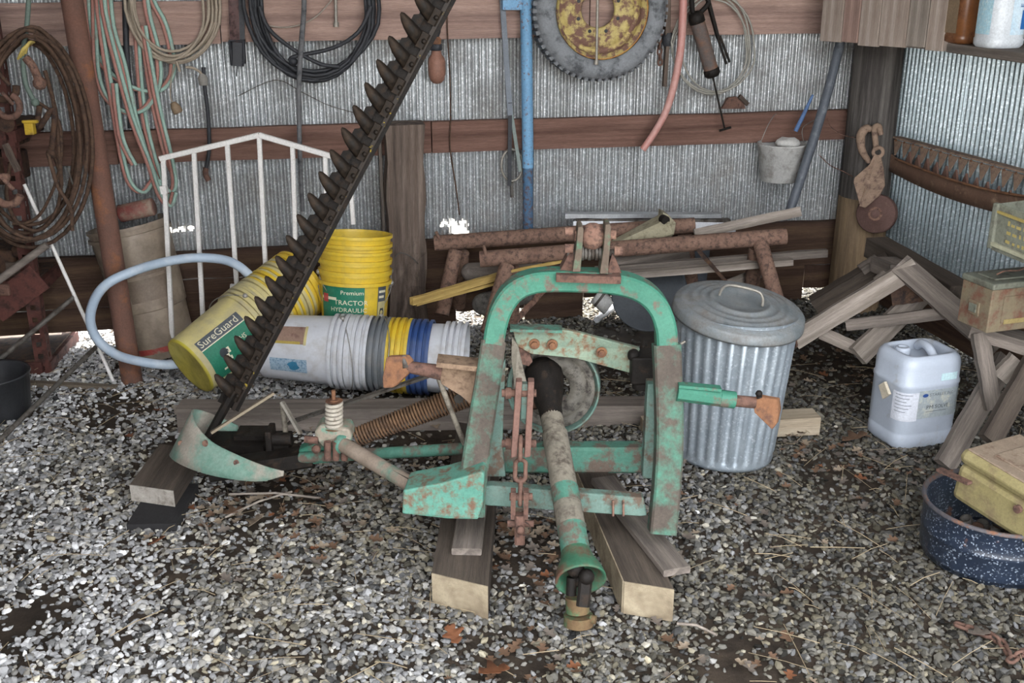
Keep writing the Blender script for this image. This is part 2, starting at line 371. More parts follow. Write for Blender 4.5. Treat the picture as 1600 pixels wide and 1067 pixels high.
gm = bpy.data.materials.new('gravel_stone'); gm.use_nodes = True; nt = gm.node_tree; b = nt.nodes['Principled BSDF']
at = nt.nodes.new('ShaderNodeVertexColor'); at.layer_name = 'stone'; nt.links.new(at.outputs[0], b.inputs['Base Color']); b.inputs['Roughness'].default_value = .8; b.inputs['Specular IOR Level'].default_value = .25
BARE_SHADE = [(G(330, 690), .34), (G(960, 560), .5), (G(1330, 570), .55), (G(1000, 520), .35), (G(180, 640), .22), (G(1180, 1060), .22), (G(800, 1040), .16), (G(40, 970), .15), (G(600, 640), .4), (G(830, 870), .22), (G(430, 775), .24), (G(700, 700), .3), (G(1310, 740), .2), (G(1150, 650), .25)]  # gravel thinned to bare dirt; patches round the mower stand in for its shade
def samp(rs, count):
    x = rs.uniform(-3.0, 2.6, count); y = rs.uniform(1.7, 5.6, count)
    keep = np.abs(x) < .75+y*.50
    w0x, w0y = W0.x, W0.y; inside = (x-w0x)*N.x+(y-w0y)*N.y
    keep &= inside > -.25
    for c, r_ in BARE_SHADE:
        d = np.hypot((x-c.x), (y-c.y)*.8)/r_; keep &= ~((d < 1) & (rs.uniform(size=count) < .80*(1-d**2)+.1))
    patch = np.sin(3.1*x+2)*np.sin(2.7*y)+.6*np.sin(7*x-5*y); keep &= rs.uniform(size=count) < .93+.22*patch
    return np.stack([x, y], 1)[keep]
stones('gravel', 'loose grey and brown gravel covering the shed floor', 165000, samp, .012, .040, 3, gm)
# ---------------- sickle bar mower ----------------
mw = thing('sickle_mower', 'green tractor-mounted sickle bar mower with raised cutter bar and arched hitch frame', 'mower', (.17, 2.85, .14))
RECT = lambda w, h: [(-w/2, -h/2), (w/2, -h/2), (w/2, h/2), (-w/2, h/2)]
def RB(w, h, b=.006): return [(-w/2+b, -h/2), (w/2-b, -h/2), (w/2, -h/2+b), (w/2, h/2-b), (w/2-b, h/2), (-w/2+b, h/2), (-w/2, h/2-b), (-w/2, -h/2+b)]
def dense(pts, sub=4):
    pts = [Vector(p) for p in pts]; n = len(pts); q = []
    for i in range(n-1):
        a, b, c, d = pts[max(i-1, 0)], pts[i], pts[i+1], pts[min(i+2, n-1)]
        for k in range(sub):
            t = k/sub; q.append(.5*((2*b)+(c-a)*t+(2*a-5*b+4*c-d)*t*t+(3*b-a-3*c+d)*t**3))
    return q+[pts[-1]]
YUP = Vector((0, 1, 0))
arch = dense([Y(*p) for p in [(771, 535, 2.80), (776, 505, 2.81), (785, 478, 2.82), (803, 453, 2.83), (832, 439, 2.84), (870, 436, 2.845), (910, 437, 2.845), (950, 439, 2.845), (985, 446, 2.84), (1012, 460, 2.83), (1030, 482, 2.82), (1039, 510, 2.81), (1041, 540, 2.80)]])
MB().sweep(arch, RB(.058, .068), YUP).build('hitch_arch', GREENC, mw)['label'] = 'clean green rounded arch'
legL = dense([Y(*p) for p in [(771, 532, 2.80), (763, 590, 2.77), (753, 650, 2.745), (744, 710, 2.72), (738, 760, 2.70), (736, 800, 2.69)]])
MB().sweep(legL, RB(.075, .07), YUP, scale=[.9+.012*i*.7 for i in range(len(legL))]).build('hitch_leg', GREEND, mw)
legR = dense([Y(*p) for p in [(1041, 537, 2.80), (1043, 590, 2.78), (1045, 650, 2.755), (1044, 710, 2.73), (1040, 770, 2.70), (1034, 830, 2.675)]])
MB().sweep(legR, RB(.075, .068), YUP).build('hitch_leg', GREEND, mw)
# inner plates standing behind the legs
mb = MB(); mb.prism([Y(1012, 600, 2.86), Y(1030, 600, 2.86), Y(1028, 748, 2.82), Y(1004, 748, 2.82)], (0, .05, 0)); mb.build('side_plate', PALEGR, mw, bevel=.003)
mb = MB(); mb.prism([Y(766, 600, 2.84), Y(790, 560, 2.86), Y(785, 700, 2.83), Y(790, 745, 2.80), Y(755, 745, 2.80)], (0, .05, 0)); mb.build('side_plate', PALEGR, mw, bevel=.003)
# top link bracket
tb = mb = MB()
for x0, yb, yt in ((903, 425, 354), (946, 428, 350)):
    mb.prism([Y(x0-9, yb, 2.80), Y(x0+4, yb, 2.80), Y(x0+7, (yb+yt)/2, 2.80), Y(x0+9, yt+4, 2.80), Y(x0+6, yt, 2.80), Y(x0, yt+1, 2.80), Y(x0-3, (yb+yt)/2, 2.80)], (0, .07, 0))
brk = mb.build('top_link_bracket', mat('rusty_plate_green_traces', '54483e', '665a4e', 9, .8, c3='457a60', amt=.40, scale3=10), mw, bevel=.002)
mb = MB(); c = Y(926, 369, 2.84); mb.ball(c, .037, 18); mb.cyl(c-Vector((.05, 0, 0)), c+Vector((.05, 0, 0)), .016, 14); mb.build('ball_joint', RUSTP, brk)
mb = MB(); c = Y(924, 395, 2.84)
for i in range(6): mb.cyl(c+Vector((-.028+i*.0095, 0, 0)), c+Vector((-.021+i*.0095, 0, 0)), .021-.003*(i % 2), 16)
mb.cyl(c-Vector((.066, 0, 0)), c+Vector((.066, 0, 0)), .010, 12); mb.build('spacer_washer_stack', DKGREY, brk)
for p in ((889, 362), (966, 392), (889, 388), (956, 367)):
    mb = MB(); c = Y(*p, 2.83); mb.cyl(c-Vector((.011, 0, 0)), c+Vector((.011, 0, 0)), .014, 6); mb.build('bolt', RUSTP, brk)
mb = MB(); mb.prism([Y(872, 428, 2.84), Y(898, 424, 2.82), Y(896, 396, 2.82), Y(890, 395, 2.83)], (0, .05, 0)); mb.build('gusset', RUST, brk); mb = MB(); mb.prism([Y(948, 426, 2.82), Y(972, 428, 2.84), Y(962, 405, 2.83), Y(957, 396, 2.82)], (0, .05, 0)); mb.build('gusset', RUST, brk)
mb = MB(); mb.bar(Y(868, 428, 2.835), Y(968, 431, 2.835), .09, .02); mb.build('bracket_foot', RUST, brk)
# upper brace across the frame, bolts and greasy bearing
up = Vector((0, -.35, 1))
bz = MB(); bz.prism([Y(800, 513, 2.93), Y(872, 514, 2.93), Y(905, 520, 2.94), Y(1000, 545, 2.96), Y(985, 583, 2.96), Y(900, 560, 2.94), Y(830, 553, 2.93), Y(808, 541, 2.93)], (0, .02, 0))
brace = bz.build('upper_brace', mat('pale_green_rust_spots', '6d8172', '7f8c78', 8, .7, c3='715440', amt=.44, scale3=16), mw, bevel=.002)
MB().bar(Y(797, 512, 2.925), Y(878, 514, 2.925), .05, .008).build('brace_lip', GREEN, brace)
for p in ((835, 537), (863, 538), (940, 550)):
    mb = MB(); c = Y(*p, 2.93); mb.cyl(c, c+Vector((0, -.014, 0)), .010, 6); mb.cyl(c, c+Vector((0, -.004, 0)), .016, 14); mb.build('bolt', RUSTO, brace)
mb = MB(); mb.box(Y(1003, 572, 2.95), (.07, .09, .085)); mb.cyl(Y(1003, 596, 2.93), Y(1003, 605, 2.93), .03, 12); mb.ball(Y(990, 555, 2.93), .02, 10); mb.build('bearing_block', BLACK, mw, bevel=.01)
# drive pulley and guard ring behind the shaft
ax = Vector((-.12, -1, .18)).normalized(); pc = Y(866, 602, 3.03)
mb = MB(); mb.lathe([(.135, .05), (.14, .05), (.14, -.03), (.128, -.03), (.125, .03), (.135, .05)], pc, ax, 48); mb.build('guard_ring', PALEGR, mw)
mb = MB(); mb.lathe([(.10, .02), (.125, .035), (.125, .02), (.108, .0), (.125, -.02), (.125, -.035), (.06, -.03), (.05, .03), (.09, .03), (.10, .02)], pc, ax, 44); mb.build('drive_pulley', mat('pulley_dark', '4d4a44', '6a655c', 8, .6, c3='2f2b28', amt=.45), mw)
mb = MB(); mb.prism([Y(800, 528, 2.90), Y(809, 540, 2.90), Y(826, 612, 2.88), Y(804, 604, 2.88), Y(799, 560, 2.90)], (0, .015, 0)); mb.build('hanger_plate', SHAFT, mw)
mb = MB(); mb.prism([Y(798, 540, 2.91), Y(826, 548, 2.95), Y(832, 565, 2.95), Y(826, 572, 2.94), Y(806, 566, 2.92)], (0, .02, 0)); mb.build('rusty_tab', RUST, mw)
# power take-off shaft
s0, s1, s2, s3 = Y(850, 588, 3.02), Y(869, 690, 2.80), Y(885, 790, 2.60), Y(902, 876, 2.43)
mb = MB(); d = (s1-s0).normalized(); mb.lathe([(.030, .2), (.036, .12), (.050, .06), (.062, 0), (.055, -.03), (.001, -.03)], s0, d, 28); mb.build('shaft_cone', BLACK, mw)
mb = MB(); mb.cyl(s0+d*.05, s1, .033, 24); mb.build('shaft_shield', SHAFT, mw)
d2 = (s3-s1).normalized(); L = (s3-s1).length
mb = MB(); mb.cyl(s1-d2*.03, s1+d2*L*.42, .037, 24); mb.build('shaft_shield', SHAFT, mw)
mb = MB(); c = s1+d2*.075+Vector((.022, -.026, .012)); mb.bar(c-d2*.022, c+d2*.022, .018, .006, Vector((.4, -1, .3))); mb.build('shield_slot', BLACK, mw)
for a, b, m_ in ((.42, .56, GREENC), (.56, .74, SHAFT), (.74, 1.0, GREENC)):
    mb = MB(); mb.cyl(s1+d2*L*a, s1+d2*L*b, .0385, 24); mb.build('shaft_shield', m_ if m_ is SHAFT else GREEN, mw)
mb = MB(); mb.lathe([(.038, -.03), (.045, 0), (.058, .025), (.066, .055), (.066, .062), (.060, .06), (.052, .03), (.03, .005), (.001, .0)], s3, d2, 36); mb.build('shield_bell', mat('green_bell_rust_inside', '305a45', '3c6850', 8, .6, c3='5a4234', amt=.46, scale3=8), mw)
ux = MB(); c = s3+d2*.045
ux.ball(c+Vector((-.012, 0, .022)), .024, 14, (1, 1, 1.1)); ux.ball(c+Vector((.004, .0, -.012)), .022, 14)
ux.bar(c+Vector((.014, -.02, .012)), c+Vector((.006, -.045, -.062)), .034, .022, YUP, b=.006); ux.ball(c+Vector((.015, -.025, .012)), .021, 14); ux.cyl(c+Vector((-.02, .0, -.005)), c+Vector((-.022, -.012, -.05)), .014, 12); ux.build('universal_joint', BLACK, mw)
mb = MB(); c = G(904, 950, .06); mb.cyl(c+Vector((-.004, .01, .03)), c+Vector((-.002, 0, -.012)), .032, 20); mb.cyl(c+Vector((0, -.005, -.018)), c+Vector((0, -.01, -.045)), .040, 20); mb.cyl(c+Vector((.03, -.02, -.02)), c+Vector((.045, -.025, -.02)), .012, 10); mb.build('coupling_collar', mat('ochre_rust_green', '6e5c40', '5f4a34', 8, .85, c3='3f6a4a', amt=.4, scale3=9), mw)
# crossbeams
beam = MB(); beam.bar(Y(772, 714, 2.93), Y(1022, 714, 2.93), .06, .085, b=.008); cb = beam.build('rear_crossbeam', GREEN, mw, frame(Y(772, 714, 2.93), Y(1022, 714, 2.93)))
mb = MB(); c = Y(953, 715, 2.898); mb.lathe([(.019, 0), (.0195, -.003), (.017, -.003), (.016, .012)], c, (0, -1, 0), 22); mb.disc(c, (0, -1, 0), .017, 22, -.001); mb.build('beam_hole', RUSTD, cb)
mb = MB(); c = Y(834, 706, 2.898); mb.cyl(c, c+Vector((0, -.012, 0)), .014, 14); mb.build('bolt', DKGREY, cb)
mb = MB(); mb.prism([Y(752, 760, 2.70), Y(770, 759, 2.70), Y(1006, 778, 2.70), Y(1011, 806, 2.69), Y(1000, 807, 2.69), Y(758, 790, 2.69)], (0, .035, 0)); fb = mb.build('front_crossbar', PALEGR, mw, bevel=.004)
for x in (958, 974): MB().tube([Y(x, 782, 2.70), Y(x, 785, 2.685), Y(x, 806, 2.68)], .0035, 6).build('cotter_pin', RUSTP, fb)
# folded plate at the foot of the leg, and the push tube running to it
mb = MB(); mb.prism([Y(630, 766, 2.64), Y(690, 755, 2.63), Y(752, 737, 2.62), Y(757, 742, 2.62), Y(754, 790, 2.62), Y(747, 812, 2.62), Y(700, 811, 2.63), Y(628, 803, 2.64)], (.01, .115, 0)); pl = mb.build('foot_plate', mat('green_plate_scratched', '4f8273', '5f9282', 6, .6, c3='705848', amt=.45, scale3=14), mw, bevel=.005)
def ring_tube(name, a, b, r, m_, par=mw, seg=18): return MB().cyl(a, b, r, seg).build(name, m_, par)
ring_tube('push_tube', Y(528, 690, 3.02), Y(668, 772, 2.73), .0235, mat('push_tube_brown', '7d6f62', '95877a', 7, .6, c3='5d8072', amt=.36, scale3=5), mw, 22)
MB().lathe([(.030, 0), (.030, .018), (.024, .02)], Y(532, 692, 3.01), Y(668, 772, 2.73)-Y(532, 692, 3.01), 22).build('tube_collar', GREEN, mw)
MB().bar(Y(620, 735, 2.83), Y(650, 752, 2.77), .03, .012).build('tube_tab', DKGREY, mw)
ring_tube('drag_bar', Y(470, 715, 3.09), Y(726, 701, 2.95), .0185, GREEN, mw, 18)
mb = MB(); mb.prism([Y(466, 703, 3.10), Y(500, 690, 3.08), Y(535, 697, 3.07), Y(528, 722, 3.07), Y(470, 728, 3.09)], (0, .05, 0)); mb.build('drag_bar_head', GREENC, mw, bevel=.006)
# hinge knuckle with white spring
mb = MB(); mb.prism([Y(490, 676, 3.02), Y(500, 664, 3.02), Y(545, 670, 3.0), Y(550, 682, 3.0), Y(548, 694, 3.0), Y(520, 692, 3.0), Y(505, 700, 3.01), Y(497, 690, 3.02)], (0, .08, 0)); kn = mb.build('hinge_knuckle', mat('pale_dirty_casting', '9a9184', '857b6c', 9, .7, c3='5f8f7c', amt=.42), mw, bevel=.008)
mb = MB()
for i in range(3): mb.cyl(Y(512+13*i, 690, 2.99), Y(512+13*i, 718, 2.99), .011, 10)
mb.cyl(Y(476, 686, 3.02), Y(497, 688, 3.02), .012, 10); mb.ball(Y(494, 702, 3.0), .014, 10); mb.build('hinge_bolt', RUST, kn)
def helix(p0, p1, R0, R1, turns, r, seg=5, per=12):
    p0, p1 = Vector(p0), Vector(p1); ax_ = (p1-p0).normalized(); e1 = ax_.orthogonal().normalized(); e2 = ax_.cross(e1); pts = []
    n = int(turns*per)
    for i in range(n+1):
        t = i/n; a = 2*math.pi*i/per; pts.append(p0.lerp(p1, t)+(e1*math.cos(a)+e2*math.sin(a))*(R0+(R1-R0)*t))
    return MB().tube(pts, r, seg)
helix(Y(522, 667, 3.03), Y(522, 629, 3.03), .0225, .0225, 6, .0062, 7, 16).build('white_spring', mat('white_spring_paint', 'b5aea2', '9f978a', 12, .7, c3='5e5044', amt=.34), kn)
mb = MB(); mb.cyl(Y(522, 668, 3.03), Y(521, 610, 3.03), .0065, 10); mb.cyl(Y(522, 629, 3.03), Y(522, 624, 3.03), .014, 12); mb.disc(Y(522, 626, 3.03), ZZ, .027, 18); mb.disc(Y(522, 668, 3.03), ZZ, .03, 18); mb.build('spring_rod', RUSTO, kn)
helix(Y(556, 683, 3.06), Y(775, 600, 3.10), .028, .040, 46, .0037, 5, 12).build('lift_spring', mat('long_spring_rust', '6a4e3a', '7d6148', 5, .85, c3='4a3a30', amt=.45), mw)
# left gusset, hitch pin and flared paddle; right tube, pin and paddle
mb = MB(); mb.prism([Y(683, 564, 2.80), Y(748, 572, 2.80), Y(745, 640, 2.78), Y(720, 618, 2.79), Y(690, 600, 2.80)], (0, .02, 0)); mb.bar(Y(683, 563, 2.79), Y(749, 570, 2.79), .07, .014); gs = mb.build('side_gusset', mat('gusset_rust', '8a7460', '75604e', 9, .85, c3='5c4a3c', amt=.42, scale3=18), mw)
mb = MB(); mb.cyl(Y(636, 573, 2.80), Y(690, 582, 2.80), .0165, 16, .022); mb.build('hitch_pin', RUST, mw)
def paddle(pts, m_): 
    mb = MB(); mb.prism([Y(*p) for p in pts], (.012, .02, 0)); return mb.build('pin_paddle', m_, mw, bevel=.004)
paddle([(603, 558, 2.79), (632, 557, 2.79), (640, 566, 2.79), (637, 584, 2.78), (614, 606, 2.77), (598, 607, 2.77), (597, 590, 2.78)], RUSTO)
mb = MB(); mb.cyl(Y(630, 556, 2.80), Y(634, 575, 2.785), .008, 10); mb.build('paddle_pin', DKGREY, mw)
mb = MB(); a, b = Y(1058, 613, 2.74), Y(1148, 625, 2.74); mb.sweep([a, b], [(.024*math.cos(t*math.pi/4+.39), .024*math.sin(t*math.pi/4+.39)) for t in range(8)]); mb.bar(Y(1060, 601, 2.735), Y(1126, 607, 2.735), .03, .008); mb.cyl(Y(1125, 622, 2.74), Y(1148, 625, 2.74), .024, 16); mb.build('side_tube', GREENC, mw)
ring_tube('hitch_pin', Y(1147, 626, 2.74), Y(1180, 629, 2.74), .0165, RUST)
paddle([(1176, 624, 2.735), (1182, 619, 2.735), (1215, 625, 2.73), (1217, 642, 2.73), (1213, 662, 2.72), (1206, 672, 2.72), (1178, 645, 2.73)], RUSTO)
mb = MB(); mb.cyl(Y(1184, 613, 2.735), Y(1187, 622, 2.73), .008, 10); mb.ball(Y(1186, 615, 2.73), .010, 10); mb.build('paddle_pin', BLACK, mw)
MB().tube([Y(686, 592, 2.81), Y(700, 630, 2.80), Y(726, 694, 2.80)], .008, 8).build('stay_rod', SHAFT, mw)
MB().bar(Y(452, 660, 3.25), Y(690, 580, 2.95), .008, .022, YUP).build('lift_strap', DKGREY, mw)
# stabiliser links and chain
lk = None
for x0, x1 in ((811, 803), (830, 824)):
    mb = MB(); mb.prism([Y(x0-5, 597, 2.64), Y(x0+5, 597, 2.64), Y(x1+5, 714, 2.62), Y(x1-5, 716, 2.62)], (0, .035, 0)); mb.build('link_bar', mat('purplish_rust', '664c44', '765a50', 10, .85, c3='5f463e', amt=.42), mw, bevel=.003)
for py in (614, 693): mb = MB(); mb.cyl(Y(784, py, 2.66), Y(838, py, 2.66), .011, 12); mb.cyl(Y(790, py, 2.66), Y(799, py, 2.66), .017, 6); mb.build('link_bolt', RUST, mw)
MB().bar(Y(820, 598, 2.665), Y(818, 652, 2.665), .014, .02, YUP).build('link_spacer', PALEGR, mw)
def link(c, d_, side, L_, Wd, r, name, m_, par):
    d_ = d_.normalized(); side = side.normalized(); pts = []
    for i in range(16):
        a = 2*math.pi*i/16; ca, sa = math.cos(a), math.sin(a); pts.append(c+side*(Wd/2-r)*ca+d_*((L_/2-Wd/2)*(1 if sa >= 0 else -1)+(Wd/2-r)*sa))
    return MB().tube(pts, r, 7, closed=True).build(name, m_, par)
CH = mat('chain_rust', '5c443b', '6c5246', 12, .85, c3='4e3a33', amt=.42)
XS = Vector((1, 0, 0)); DN = (Y(810, 800, 2.6)-Y(813, 690, 2.63)).normalized()
for py, sd, L_ in ((700, YUP, .075), (735, XS, .075), (768, YUP, .085)): link(Y(813, py, 2.63), DN, sd, L_, .042, .0065, 'chain_link', CH, mw)
mb = MB()
for x in (802, 822): mb.prism([Y(x-4, 770, 2.60), Y(x+4, 770, 2.60), Y(x+3, 812, 2.60), Y(x-4, 812, 2.60)], (0, .03, 0))
mb.bar(Y(812, 803, 2.61), Y(812, 848, 2.60), .028, .036, YUP, b=.005); mb.cyl(Y(793, 818, 2.61), Y(834, 818, 2.61), .010, 10); mb.cyl(Y(796, 776, 2.62), Y(832, 776, 2.62), .011, 8); mb.ball(Y(813, 828, 2.585), .013, 10); mb.build('chain_clevis', RUST, mw)
MB().tube([Y(820, 815, 2.58), Y(828, 822, 2.575), Y(826, 834, 2.575), Y(817, 836, 2.575)], .002, 5, sub=4).build('linch_ring', RUSTD, mw)
# dark block and crank behind the shoe
mb = MB(); mb.box(Y(437, 690, 3.2), (.075, .07, .05)); mb.box(Y(423, 684, 3.18), (.02, .08, .075)); mb.cyl(Y(420, 686, 3.17), Y(456, 686, 3.17), .022, 12); mb.build('head_casting', BLACK, mw, bevel=.004)
mb = MB(); mb.box(Y(372, 700, 3.27), (.20, .12, .07)); mb.box(Y(395, 688, 3.3), (.10, .09, .07)); mb.bar(Y(330, 735, 3.10), Y(490, 712, 3.12), .09, .05, b=.01); mb.build('inner_shoe_casting', BLACK, mw)
MB().bar(Y(441, 628, 3.2), Y(470, 678, 3.15), .008, .022, YUP).build('lift_lever', STEEL, mw)
MB().cyl(Y(441, 628, 3.2), Y(447, 682, 3.2), .009, 10).build('lever_post', SHAFT, mw)
MB().bar(Y(330, 676, 3.12), Y(428, 614, 3.2), .008, .018, YUP).build('control_rod', mat('rod_tan', '8a7f6c', '766a58', 9, .7), mw)
# divider shield at the root of the bar
sh = [((378, 718, 3.36), (372, 665, 3.36)), ((330, 712, 3.34), (335, 648, 3.34)), ((285, 706, 3.26), (309, 640, 3.28)), ((266, 710, 3.17), (300, 644, 3.20)), ((276, 722, 3.09), (307, 664, 3.12)),
      ((310, 737, 3.02), (331, 690, 3.05)), ((358, 748, 2.97), (374, 712, 2.99)), ((408, 752, 2.94), (414, 728, 2.95)), ((443, 743, 2.92), (443, 736, 2.92))]
bot = dense([Y(*a) for a, _ in sh], 5); top = dense([Y(*b_) for _, b_ in sh], 5)
shield = MB().grid([[a.lerp(b_, t) for t in (0, .33, .66, 1)] for a, b_ in zip(bot, top)]).build('divider_shield', mat('shield_paint_worn', '567f70', '7d9488', 7, .5, c3='968f84', amt=.5, scale3=4, edge=.08), mw, solid=.006)
for p in ((323, 693, 3.055), (285, 693, 3.13), (372, 723, 2.985)):
    mb = MB(); c = Y(*p); mb.cyl(c+Vector((.0, .012, 0)), c+Vector((-.004, -.006, .002)), .010, 12); mb.build('rivet', RUSTP, shield)
# the raised cutter bar
b0, b1 = Y(335, 672, 3.30), Y(352, 600, 3.30)
r0, r1 = Y(362, 618, 3.30), Y(690, -8, 3.30); bd = (r1-r0).normalized(); bl = (r1-r0).length
ps = bd.cross(YUP).normalized()
if ps.x > 0: ps = -ps                          # towards the finger side (up-left)
MB().bar(Y(322, 690, 3.28), r0+bd*.03, .030, .055, YUP, b=.008).build('bar_root', BLACK, mw)
bar_o = r0+bd*-.04
mb = MB(); mb.bar(bar_o-ps*.006, r1+bd*.30-ps*.006, .076, .010, YUP); cbar = mb.build('cutter_bar', BLACK, mw, frame(bar_o, r1+bd*.3, YUP))
mb = MB(); e0 = bar_o-ps*.026+Vector((0, -.008, 0)); mb.bar(e0, e0+bd*(bl+.34), .012, .010, YUP); mb.build('bar_edge', YLWEDGE, mw, frame(e0, e0+bd, YUP))
nf = int((bl+.3)/.0765)
gm_ = MB(); Lg = .082
def guard(c):
    g_ = MB(); tipd = (ps*.92+bd*.30).normalized(); V = []; k = 6
    for t, wd, hd in ((0, .023, .020), (.35, .022, .021), (.65, .018, .018), (.88, .012, .013), (1, .004, .005)):
        p = c+tipd*(Lg*t)+bd*(.012*t*t)+Vector((0, -.02-.016*t, 0)); 
        for j in range(k): a = 2*math.pi*j/k; V.append(p+bd*(wd*math.cos(a))+YUP*(hd*math.sin(a)))
    g_.add(V, [(i*k+j, i*k+(j+1) % k, (i+1)*k+(j+1) % k, (i+1)*k+j) for i in range(4) for j in range(k)]+[tuple(range(k-1, -1, -1))], True)
    q = c-ps*.012+Vector((0, -.012, 0)); g_.bar(q-bd*.024, q+bd*.024, .03, .02, YUP, b=.005); g_.ball(q+Vector((0, -.012, 0))-ps*.006, .008, 8)
    return g_
GUARD = mat('guard_finger_metal', '17130f', '231d18', 10, .6, c3='40342a', amt=.42, scale3=9, edge=.12, spec=.2)
c0 = bar_o+bd*.06; proto = guard(c0).build('guard_finger', GUARD, mw)
for i in range(1, nf):
    o = proto.copy(); COL.objects.link(o); o.location = bd*(i*.0765)
# knife sections between the fingers
kp = MB(); q = c0+bd*.038+ps*.012+Vector((0, -.016, 0)); kp.prism([q-bd*.036, q+bd*.036, q+bd*.014+ps*.032, q-bd*.014+ps*.032], (0, -.004, 0)); kpr = kp.build('knife_section', BLACK, mw)
for i in range(1, nf):
    o = kpr.copy(); COL.objects.link(o); o.location = bd*(i*.0765)

# ---------------- timbers under the mower ----------------
def block(name, corners, h, m_, label, endm, cat='timber', sawn=False):     # corners: near-left, near-right, far-right, far-left on the ground
    a, b_, c, d_ = [Vector(p) for p in corners]; up_ = Vector((0, 0, h)); t = thing(name, label, cat, (a+b_)/2)
    mb = MB(); mb.add([a, b_, c, d_, a+up_, b_+up_, c+up_, d_+up_], [(4, 5, 6, 7), (1, 2, 6, 5), (2, 3, 7, 6), (3, 0, 4, 7), (3, 2, 1, 0)])
    mb.build('timber_body', m_, t, frame(a, d_)); e_ = MB(); e_.prism([a, b_, b_+up_, a+up_], (a-d_).normalized()*.004); e_.build('cut_end', endm, t)
    if sawn: e2_ = MB(); e2_.prism([d_, a, a+up_, d_+up_], (a-b_).normalized()*.004); e2_.build('sawn_side', endm, t)
    return t
n1, n2 = G(676, 946), G(763, 968); fd = (G(716, 700)-n1)
block('wooden_timber', [n1, n2, n2+fd, n1+fd], .105, WOODD, 'thick timber with pale cut end under the left foot of the mower', ENDG)
p0 = G(729, 862, .118); board('plank_shim', p0, p0+Vector((.02, .62, 0)), .085, .022, WOODG).matrix_local
tag(bpy.data.objects['plank_shim'], 'short grey plank lying on the left timber under the mower', 'plank')
n1, n2 = G(973, 957), G(1050, 970); fd = (G(912, 806)-n1)*1.5
block('wooden_timber', [n1, n2, n2+fd, n1+fd], .10, WOODD, 'thick pale timber with light sawn side under the right foot of the mower', ENDG, sawn=True)
p0 = G(1058, 893, .113); o = board('plank_shim', p0, p0+Vector((-.16, .55, 0)), .080, .022, WOODG); tag(o, 'short grey plank lying on the right timber under the mower', 'plank')
n1, n2 = G(200, 834), G(278, 832); fd = G(230, 785)-n1
block('rubber_block', [n1, n2, n2+fd*1.3, n1+fd*1.3], .035, mat('black_rubber', '201f20', '2b2a2b', 9, .8), 'black flat block on the gravel under the grey wooden block', mat('black_rubber', '', ''))
n1, n2 = G(206, 781, .037), G(274, 791, .037); fd = G(252, 716, .037)-n1
block('wooden_block', [n1, n2, n2+fd, n1+fd], .056, WOODD, 'grey wooden block propping the green shield of the mower', ENDP, 'block')
# long beam lying behind the mower, in two lengths
o = board('long_beam', G(278, 655, .05)+Vector((0, .03, 0)), G(1030, 648, .05)+Vector((0, .03, 0)), .10, .095, WOODG, rough=.003); tag(o, 'long weathered beam lying on the gravel behind the mower', 'beam')
o = board('short_beam', G(1000, 654, .04)+Vector((.0, -.10, 0)), G(1268, 648, .04)+Vector((0, -.06, 0)), .09, .07, WOODN, rough=.002); tag(o, 'pale sawn beam lying under the rubbish bin', 'beam')
o = board('broken_stick', G(272, 640, .02), G(325, 634, .025), .03, .03, WOODL, rough=.004); tag(o, 'short pale weathered stick on the ground beside the yellow bucket', 'stick')

# ---------------- rubbish bin ----------------
tc_ = thing('rubbish_bin', 'galvanised fluted steel rubbish bin with a dented ringed lid', 'bin', G(1140, 722))
cb0 = G(1138, 746)+Vector((.01, .185, .012)); tilt = Vector((.045, .02, 1)).normalized()
def can(prof, flute):
    V = []; k = 240; e1 = Vector((1, 0, 0)); e1 = (e1-tilt*e1.dot(tilt)).normalized(); e2 = tilt.cross(e1)
    for r_, h_, f_ in prof:
        for j in range(k):
            a = 2*math.pi*j/k; w = max(-1, min(1, 2.4*math.sin(a*30))); V.append(cb0+tilt*h_+(e1*math.cos(a)+e2*math.sin(a))*(r_+f_*w))
    m_ = MB(); m_.add(V, [(i*k+j, i*k+(j+1) % k, (i+1)*k+(j+1) % k, (i+1)*k+j) for i in range(len(prof)-1) for j in range(k)], True); return m_
fl_ = .0045
can([(.001, .02, 0), (.165, .015, 0), (.172, 0, 0), (.178, .0, 0), (.180, .012, 0), (.177, .028, 0), (.179, .04, fl_), (.190, .25, fl_), (.2025, .475, fl_), (.203, .487, 0), (.209, .50, 0), (.209, .512, 0), (.204, .52, 0), (.204, .535, 0), (.206, .538, 0)], 30).build('bin_body', GALV, tc_)
lc = cb0+tilt*.515; lt = Vector((.10, -.13, 1)).normalized()
lid = MB().lathe([(.225, -.002), (.229, -.004), (.229, .004), (.226, .028), (.221, .034), (.205, .038), (.200, .043), (.192, .040), (.170, .047), (.165, .052), (.158, .049), (.142, .052), (.137, .056), (.13, .052), (.112, .054), (.107, .060), (.098, .062), (.090, .054), (.04, .05), (.001, .05)], lc, lt, 72).build('bin_lid', mat('galvanised_lid_dirty', '7f8689', '959b9e', 5, .45, .5, c3='6a6560', amt=.44, scale3=5, edge=.14, bump=.1), tc_)
sx = (Vector((1, -.35, 0))-lt*Vector((1, -.35, 0)).dot(lt)).normalized(); hb = lc+lt*.06
MB().tube([hb-sx*.075, hb-sx*.07+lt*.025, hb-sx*.045+lt*.045, hb+sx*.045+lt*.045, hb+sx*.07+lt*.025, hb+sx*.075-lt*.004], .005, 8, sub=4).build('lid_handle', STEEL, lid)
hc = cb0+tilt*.44+Vector((-.198, -.05, 0))
MB().tube([hc+Vector((.0, .06, .02)), hc+Vector((-.022, .055, 0)), hc+Vector((-.03, .0, -.012)), hc+Vector((-.022, -.055, 0)), hc+Vector((.006, -.06, .02))], .005, 8, sub=4).build('side_handle', STEEL, tc_)
hc = cb0+tilt*.44+Vector((.198, .04, 0))
